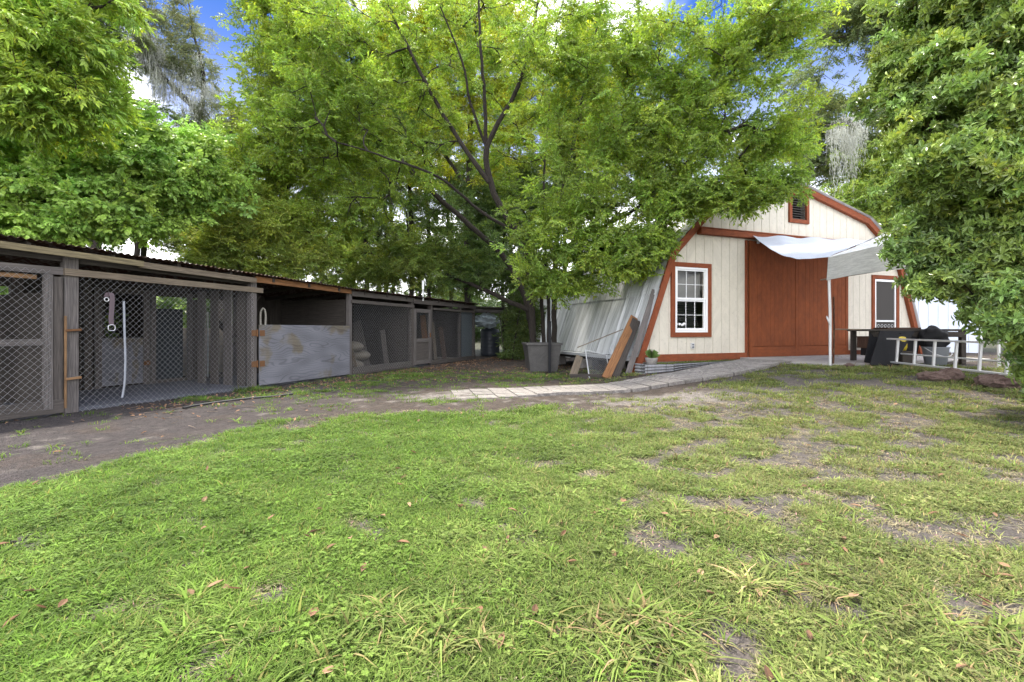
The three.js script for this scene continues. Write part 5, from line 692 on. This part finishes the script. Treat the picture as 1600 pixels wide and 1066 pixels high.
tree({ name: 'glossy_shrub', thin: 0.5, hug: 0.75, wild: 1.5, label: 'big glossy-leaved shrub at the right edge hiding the canopy and ladder end', category: 'shrub', leaf: 'shrub', color: [0.085, 0.145, 0.035], yellow: 0.4, per: 12, size: 0.95, step: 0.14, tip: 0.003, trunks: [[[ground(1640, 5.0), 0.05], [at(1635, 560, 4.95), 0.045], [at(1610, 470, 4.8), 0.035], [at(1570, 400, 4.7), 0.025], [at(1530, 350, 4.7), 0.012]], [[at(1630, 540, 4.95), 0.03], [at(1590, 500, 4.7), 0.02], [at(1520, 460, 4.6), 0.01]]],
  blobs: [blob(1605, 385, 4.7, 75, 60, 0.3, 136), blob(1550, 425, 4.8, 62, 36, 0.25, 74), blob(1500, 398, 5.0, 60, 20, 0.2, 28), blob(1615, 330, 4.6, 70, 60, 0.3, 102), blob(1545, 360, 4.9, 65, 40, 0.25, 74), blob(1600, 475, 4.4, 60, 38, 0.25, 95), blob(1635, 520, 4.3, 50, 24, 0.2, 44), blob(1640, 600, 4.4, 20, 16, 0.1, 14), blob(1500, 440, 5.0, 38, 18, 0.12, 13), blob(1560, 475, 4.7, 45, 22, 0.15, 34), blob(1650, 450, 4.4, 60, 120, 0.4, 81), blob(1570, 300, 4.9, 75, 40, 0.3, 68), blob(1545, 330, 5.2, 55, 26, 0.25, 30), blob(1465, 385, 5.0, 55, 22, 0.2, 30), blob(1455, 435, 5.0, 42, 16, 0.15, 18), blob(1440, 350, 5.1, 45, 18, 0.2, 14)] });

tree({ name: 'green_tree', label: 'added unseen leafy tree outside the frame, right of the yard beyond the canopy', leaf: 'far', color: [0.06, 0.10, 0.025], per: 8, step: 0.5, trunks: [[[V(20, 0.3, -2), 0.2], [V(20, 3, -2), 0.15], [V(20, 6, -2), 0.06]]], blobs: [[V(20, 2.6, -2), V(3, 2.4, 4), 90], [V(20, 5.5, -1), V(2.6, 2, 4), 70], [V(18.5, 1.5, 3), V(2, 1.6, 2.5), 50]] });  // unseen tree, added so the barn window mirrors leaves instead of white horizon
// low far woods
{ const r = rng(61), L = []; for (let i = 0; i < 9500; i++) { const a = (r() * 2 - 1) * 1.5, d = 30 + 22 * r(), x = Math.sin(a) * d * 1.2, z = -Math.abs(Math.cos(a)) * d - 6, h = (4.2 + 2.2 * fbm(x * 0.08, z * 0.08, 3) + 2 * sm(15, 50, Math.abs(x))) * r(), q = 0.7 + 0.6 * r(); L.push([place(V(x, h, z), dirOf(r), V(0, 1, 0).add(dirOf(r)), 1.1 + r() * 0.6), 0.05 * q, 0.09 * q, 0.02 * q]); }
  const W = new THREE.Group(); W.name = nm('far_woods'); W.userData = { kind: 'stuff', label: 'low dark green woods beyond the yard', category: 'woods' }; scene.add(W); inst('leaves', types.far.mk, LEAF, W, L); }

// ---------- grass, weeds, litter ----------
function tuft(seed, n, h, w, spreadR, lean, seg = 2) {
  const r = rng(seed), P = [], K = [];
  for (let i = 0; i < n; i++) {
    const a = r() * 6.283, o = Math.sqrt(r()) * spreadR, b = V(Math.cos(a) * o, -0.006, Math.sin(a) * o), a2 = a + (r() - 0.5) * 2.4, d = V(Math.cos(a2), 0, Math.sin(a2)), len = h * (0.5 + 0.8 * r()), ln = lean * (0.4 + r()), s = V(-d.z, 0, d.x), t = 0.7 + 0.6 * r(), dry = r() < 0.08, tint = dry ? [t * 1.75, t * 1.08, t * 1.9] : [t, t, t];
    const pt = (f) => b.clone().add(V(0, len * (f - 0.45 * ln * f * f), 0)).addScaledVector(d, len * ln * f * f * 0.9), ww = w * (0.7 + 0.6 * r());
    let L0 = pt(0).addScaledVector(s, -ww / 2), R0 = pt(0).addScaledVector(s, ww / 2);
    for (let k = 1; k <= seg; k++) { const f = k / seg, c = pt(f), wk = ww * (1 - f * f) * (f < 0.6 ? 1.1 : 1); if (k === seg) { for (const v of [L0, R0, c]) { P.push(v.x, v.y, v.z); K.push(...tint); } } else { const L1 = c.clone().addScaledVector(s, -wk / 2), R1 = c.clone().addScaledVector(s, wk / 2); for (const v of [L0, R0, R1, L0, R1, L1]) { P.push(v.x, v.y, v.z); K.push(...tint); } L0 = L1; R0 = R1; } }
  }
  return geoOf(P, K);
}
function rosette(seed, n, l, w, rise) { const r = rng(seed), P = [], K = []; for (let i = 0; i < n; i++) { const a = i / n * 6.283 + r(), d = V(Math.cos(a), rise * (0.4 + 1.2 * r()), Math.sin(a)).normalize(), k = 0.75 + 0.5 * r(); leaf(P, K, V(Math.cos(a) * 0.01, 0.005, Math.sin(a) * 0.01), d, V(0, 1, 0).add(dirOf(r).multiplyScalar(0.3)), l * (0.6 + 0.6 * r()), w * (0.7 + 0.5 * r()), 0.06, 0.35, [k, k, k], true); } return geoOf(P, K); }
function clover(seed) { const r = rng(seed), P = [], K = []; for (let i = 0; i < 7; i++) { const a = r() * 6.28, o = r() * 0.06, c = V(Math.cos(a) * o, 0.012 + r() * 0.03, Math.sin(a) * o); for (let k = 0; k < 3; k++) { const b = a + k * 2.094, d = V(Math.cos(b), 0.15 * (r() - 0.2), Math.sin(b)).normalize(), q = 0.8 + 0.4 * r(); leaf(P, K, c, d, V(0, 1, 0).add(dirOf(r).multiplyScalar(0.25)), 0.009, 0.008, 0.1, 0.1, [q, q, q], false); } } return geoOf(P, K); }
{
  const r = rng(71), fineG = [0, 1, 2, 3].map((k) => tuft(20 + k, 24, 0.042, 0.0044, 0.06, 1.15)), longG = [0, 1, 2].map((k) => tuft(30 + k, 15, 0.085, 0.0085, 0.03, 1.4, 3)), farG = [0, 1].map((k) => tuft(35 + k, 26, 0.05, 0.008, 0.10, 1.0)), rosG = [0, 1].map((k) => rosette(50 + k, 8, 0.055, 0.016, 0.5)), clG = [0, 1].map((k) => clover(60 + k));
  const A = { fine: [], long: [], far: [], ros: [], cl: [], dry: [], thatch: [] };
  const col = (x, D, k = 1) => { const right = sm(-1.2, 2.2, x + 0.2 * (3 - D)), p = fbm(x * 0.9 + 5, D * 0.9, 3), q = k * (0.65 + 0.6 * r()) * (1 + 0.25 * p) * (1 + 0.45 * fbm(x * 4.5, D * 4.5, 2)), y = lerp(0.22, 0.9, right) * (0.4 + 0.9 * r()) + 0.3 * Math.max(0, p); return [lerp(0.108, 0.215, y) * q, lerp(0.215, 0.235, y) * q, lerp(0.02, 0.075, y) * q]; };
  const M4 = (x, D, s, dy = 0) => new THREE.Matrix4().makeRotationFromEuler(new THREE.Euler((r() - 0.5) * 0.25, r() * 6.283, (r() - 0.5) * 0.25)).scale(V(s, s * (0.6 + 0.5 * r() + 0.5 * Math.max(0, fbm(x * 3 + 9, D * 3, 2))), s)).setPosition(x, gnd(x, D) + dy, -D);
  const scatter = (d0, d1, per2, f) => { const n = (d1 * d1 - d0 * d0) * 1.25 * per2; for (let i = 0; i < n; i++) { const D = Math.sqrt(lerp(d0 * d0, d1 * d1, r())), x = (r() * 2 - 1) * 1.25 * D; f(x, D, grassAt(x, D)); } };
  scatter(0.9, 3.2, 2300, (x, D, g) => { if (r() < g * 0.95 + 0.006) A.fine.push([M4(x, D, 0.7 + 0.6 * r()), ...col(x, D)]); });
  scatter(3.2, 5.2, 900, (x, D, g) => { if (r() < g * 0.95 + 0.006) A.fine.push([M4(x, D, 0.9 + 0.6 * r()), ...col(x, D)]); });
  scatter(5.2, 12, 330, (x, D, g) => { if (r() < g * 0.9 + 0.012) A.far.push([M4(x, D, 0.7 + 0.6 * r()), ...col(x, D)]); });
  scatter(0.9, 6, 110, (x, D, g) => { const c = fbm(x * 1.7 + 31, D * 1.7, 3); if (r() < g * 1.4 * sm(-0.12, 0.4, c) + 0.02) A.long.push([M4(x, D, 0.55 + 0.6 * r()), ...col(x, D, 0.95)]); });
  scatter(0.9, 5, 110, (x, D, g) => { const c = fbm(x * 1.3 + 71, D * 1.3, 3); if (r() < g * sm(-0.1, 0.4, c)) A.ros.push([M4(x, D, 0.6 + 0.7 * r()), ...col(x, D, 0.9)]); });
  scatter(0.9, 4.5, 420, (x, D, g) => { const c = fbm(x * 1.5 - 31, D * 1.5, 3); if (r() < g * sm(-0.15, 0.35, c)) A.cl.push([M4(x, D, 0.8 + 0.7 * r(), 0.004), ...col(x, D, 0.95)]); });
  scatter(0.9, 6, 420, (x, D, g) => { if (r() < (0.3 + 0.3 * (1 - g)) * sm(0.5, -0.3, D - lawnEdge(x))) { const q = 0.7 + 0.6 * r(); A.thatch.push([M4(x, D, 0.7 + 0.5 * r()).multiply(new THREE.Matrix4().makeScale(1, 0.35, 1)), 0.22 * q, 0.19 * q, 0.11 * q]); } });
  const patch = (px, d, w, dd, n, k, tall = 1) => { for (let i = 0; i < n; i++) { const c = at(px, 0, d), a = r() * 6.28, o = Math.sqrt(r()), x = c.x + Math.cos(a) * o * w, D = d + Math.sin(a) * o * dd; (k === 'long' ? A.long : A.far).push([M4(x, D, tall * (0.7 + 0.6 * r())), ...col(x + 1, D)]); } };
  patch(385, 7.6, 0.28, 0.16, 50, 'long', 1.2); patch(420, 7.8, 0.25, 0.12, 30, 'long', 0.8); patch(300, 6.7, 0.3, 0.15, 30, 'far', 0.8); patch(345, 6.6, 0.35, 0.15, 40, 'far', 0.9); patch(640, 9.8, 0.6, 0.25, 120, 'far', 0.9); patch(560, 8.6, 0.5, 0.2, 60, 'far', 0.7); patch(1330, 7.9, 0.8, 0.25, 90, 'long', 1.3); patch(1420, 7.6, 0.6, 0.3, 90, 'long', 1.4); patch(1250, 8.2, 0.4, 0.15, 40, 'long', 1.0); patch(1540, 6.3, 0.6, 0.4, 60, 'long', 1.2); patch(985, 9.0, 0.15, 0.12, 20, 'long', 1.2); patch(1030, 8.0, 0.2, 0.08, 16, 'long', 1); patch(710, 6.4, 0.5, 0.12, 40, 'far', 0.8); patch(1000, 6.3, 0.6, 0.2, 50, 'far', 0.8); patch(600, 1.5, 0.2, 0.12, 34, 'long', 1.0); patch(700, 1.42, 0.14, 0.08, 18, 'long', 0.9); patch(1010, 1.5, 0.17, 0.13, 34, 'long', 1.05); patch(920, 1.42, 0.12, 0.08, 16, 'long', 0.9); patch(1230, 1.8, 0.26, 0.12, 34, 'long', 0.95); patch(1540, 1.5, 0.2, 0.12, 20, 'long', 0.9); patch(1100, 2.4, 0.3, 0.15, 26, 'long', 0.9); patch(330, 1.5, 0.22, 0.1, 18, 'long', 0.9);
  const bed = []; for (let i = 0; i < 150; i++) { const t = Math.pow(r(), 0.7), a = V(2.85, 0, -9.0), b = V(5.2, 0, -10.1), p = a.lerp(b, t).add(V((r() - 0.5) * 0.2, 0, -(r()) * 0.25)); bed.push([new THREE.Matrix4().makeRotationY(r() * 6).scale(V(0.8, 0.8 + 0.4 * r(), 0.8)).setPosition(p.x, 0.315, p.z), ...col(2, 8)]); }
  const leafG = [0, 1, 2].map((k) => { const P = [], K = [], q = rng(80 + k); leaf(P, K, V(-0.03, 0.006, 0), V(1, 0.1, 0).normalize(), V(0.1, 1, 0.3 - 0.3 * k), [0.05, 0.058, 0.04][k], [0.022, 0.018, 0.026][k], 0.12, -0.3 + 0.3 * k, [1, 1, 1], true); return geoOf(P, K); });
  const lit = []; const litter = (n, f) => { for (let i = 0; i < n; i++) { const [x, D] = f(), q = 0.6 + 0.8 * r(), o = r(); lit.push([new THREE.Matrix4().makeRotationFromEuler(new THREE.Euler((r() - 0.5) * 0.7, r() * 6.28, (r() - 0.5) * 0.7)).scale(V(0.7 + 0.6 * r(), 1, 0.7 + 0.7 * r())).setPosition(x, gnd(x, D) + 0.012, -D), lerp(0.15, 0.30, o) * q, lerp(0.08, 0.185, o) * q, lerp(0.045, 0.11, o) * q]); } };
  litter(100, () => { const D = Math.sqrt(lerp(1, 36, r())); return [(r() * 2 - 1) * 1.2 * D, D]; }); litter(70, () => { const D = 1.2 + 1.4 * r(); return [(r() * 2 - 0.6) * 1.1 * D, D]; }); litter(1500, () => { const t = 12 * Math.pow(r(), 0.8), w = 0.2 + 1.8 * r() * r() + 0.3 * r(), p = kAt(t, 0, w); return [p.x, -p.z]; }); litter(700, () => [-2 + 5 * r(), 8.6 + 4 * r()]);
  const sod = (name, label, geos, m, list, category) => { const S = new THREE.Group(); S.name = nm(name); S.userData = { kind: 'stuff', label, category }; scene.add(S); inst('blades', geos, m, S, list); };
  sod('lawn_grass', 'short fine green turf of the lawn', fineG, GRASS, A.fine, 'grass'); sod('rough_grass', 'short turf at the far side of the lawn', farG, GRASS, [...A.far], 'grass'); sod('crabgrass', 'broad-bladed sprawling crabgrass tufts in the lawn', longG, GRASS, A.long, 'grass'); sod('broadleaf_weeds', 'low broad-leaved weeds among the lawn grass', rosG, GRASS, A.ros, 'weeds'); sod('clover', 'small clover leaves among the lawn grass', clG, GRASS, A.cl, 'clover'); sod('dead_thatch', 'straw coloured dead grass over the bare patches', fineG, DRY, A.thatch, 'dead grass'); sod('bed_grass', 'grass growing in the raised bed below the barn window', farG, GRASS, bed, 'grass'); sod('fallen_leaves', 'brown fallen leaves on soil and lawn', leafG, DRY, lit, 'fallen leaves');
  { const tg = [0, 1].map((k) => cyl(V(-0.07, 0.004, 0), V(0.07, 0.008, 0.02 - 0.04 * k), 0.003, 0.0015, 4)), L = []; for (const g of tg) { g.setAttribute('color', new THREE.Float32BufferAttribute(new Float32Array(g.attributes.position.count * 3).fill(1), 3)); } for (let i = 0; i < 260; i++) { const t = 13 * r(), p = kAt(t, 0, 0.1 + 3.4 * r()), q = 0.7 + 0.6 * r(), s = 0.5 + r(); L.push([new THREE.Matrix4().makeRotationY(r() * 6.3).scale(V(s, 1, s)).setPosition(p.x, gnd(p.x, -p.z) + 0.012, p.z), 0.16 * q, 0.12 * q, 0.09 * q]); } sod('fallen_twigs', 'small dry twigs strewn over the bare soil', tg, DRY, L, 'twigs'); }
  console.log('grass', Object.fromEntries(Object.entries(A).map(([k, v]) => [k, v.length])));
}
let nI = 0, nTri = 0; scene.traverse((o) => { if (o.isInstancedMesh) nI += o.count; else if (o.isMesh) nTri += (o.geometry.index ? o.geometry.index.count : o.geometry.attributes.position.count) / 3; }); console.log('instances', nI, 'triangles', nTri | 0);

renderer.render(scene, camera);
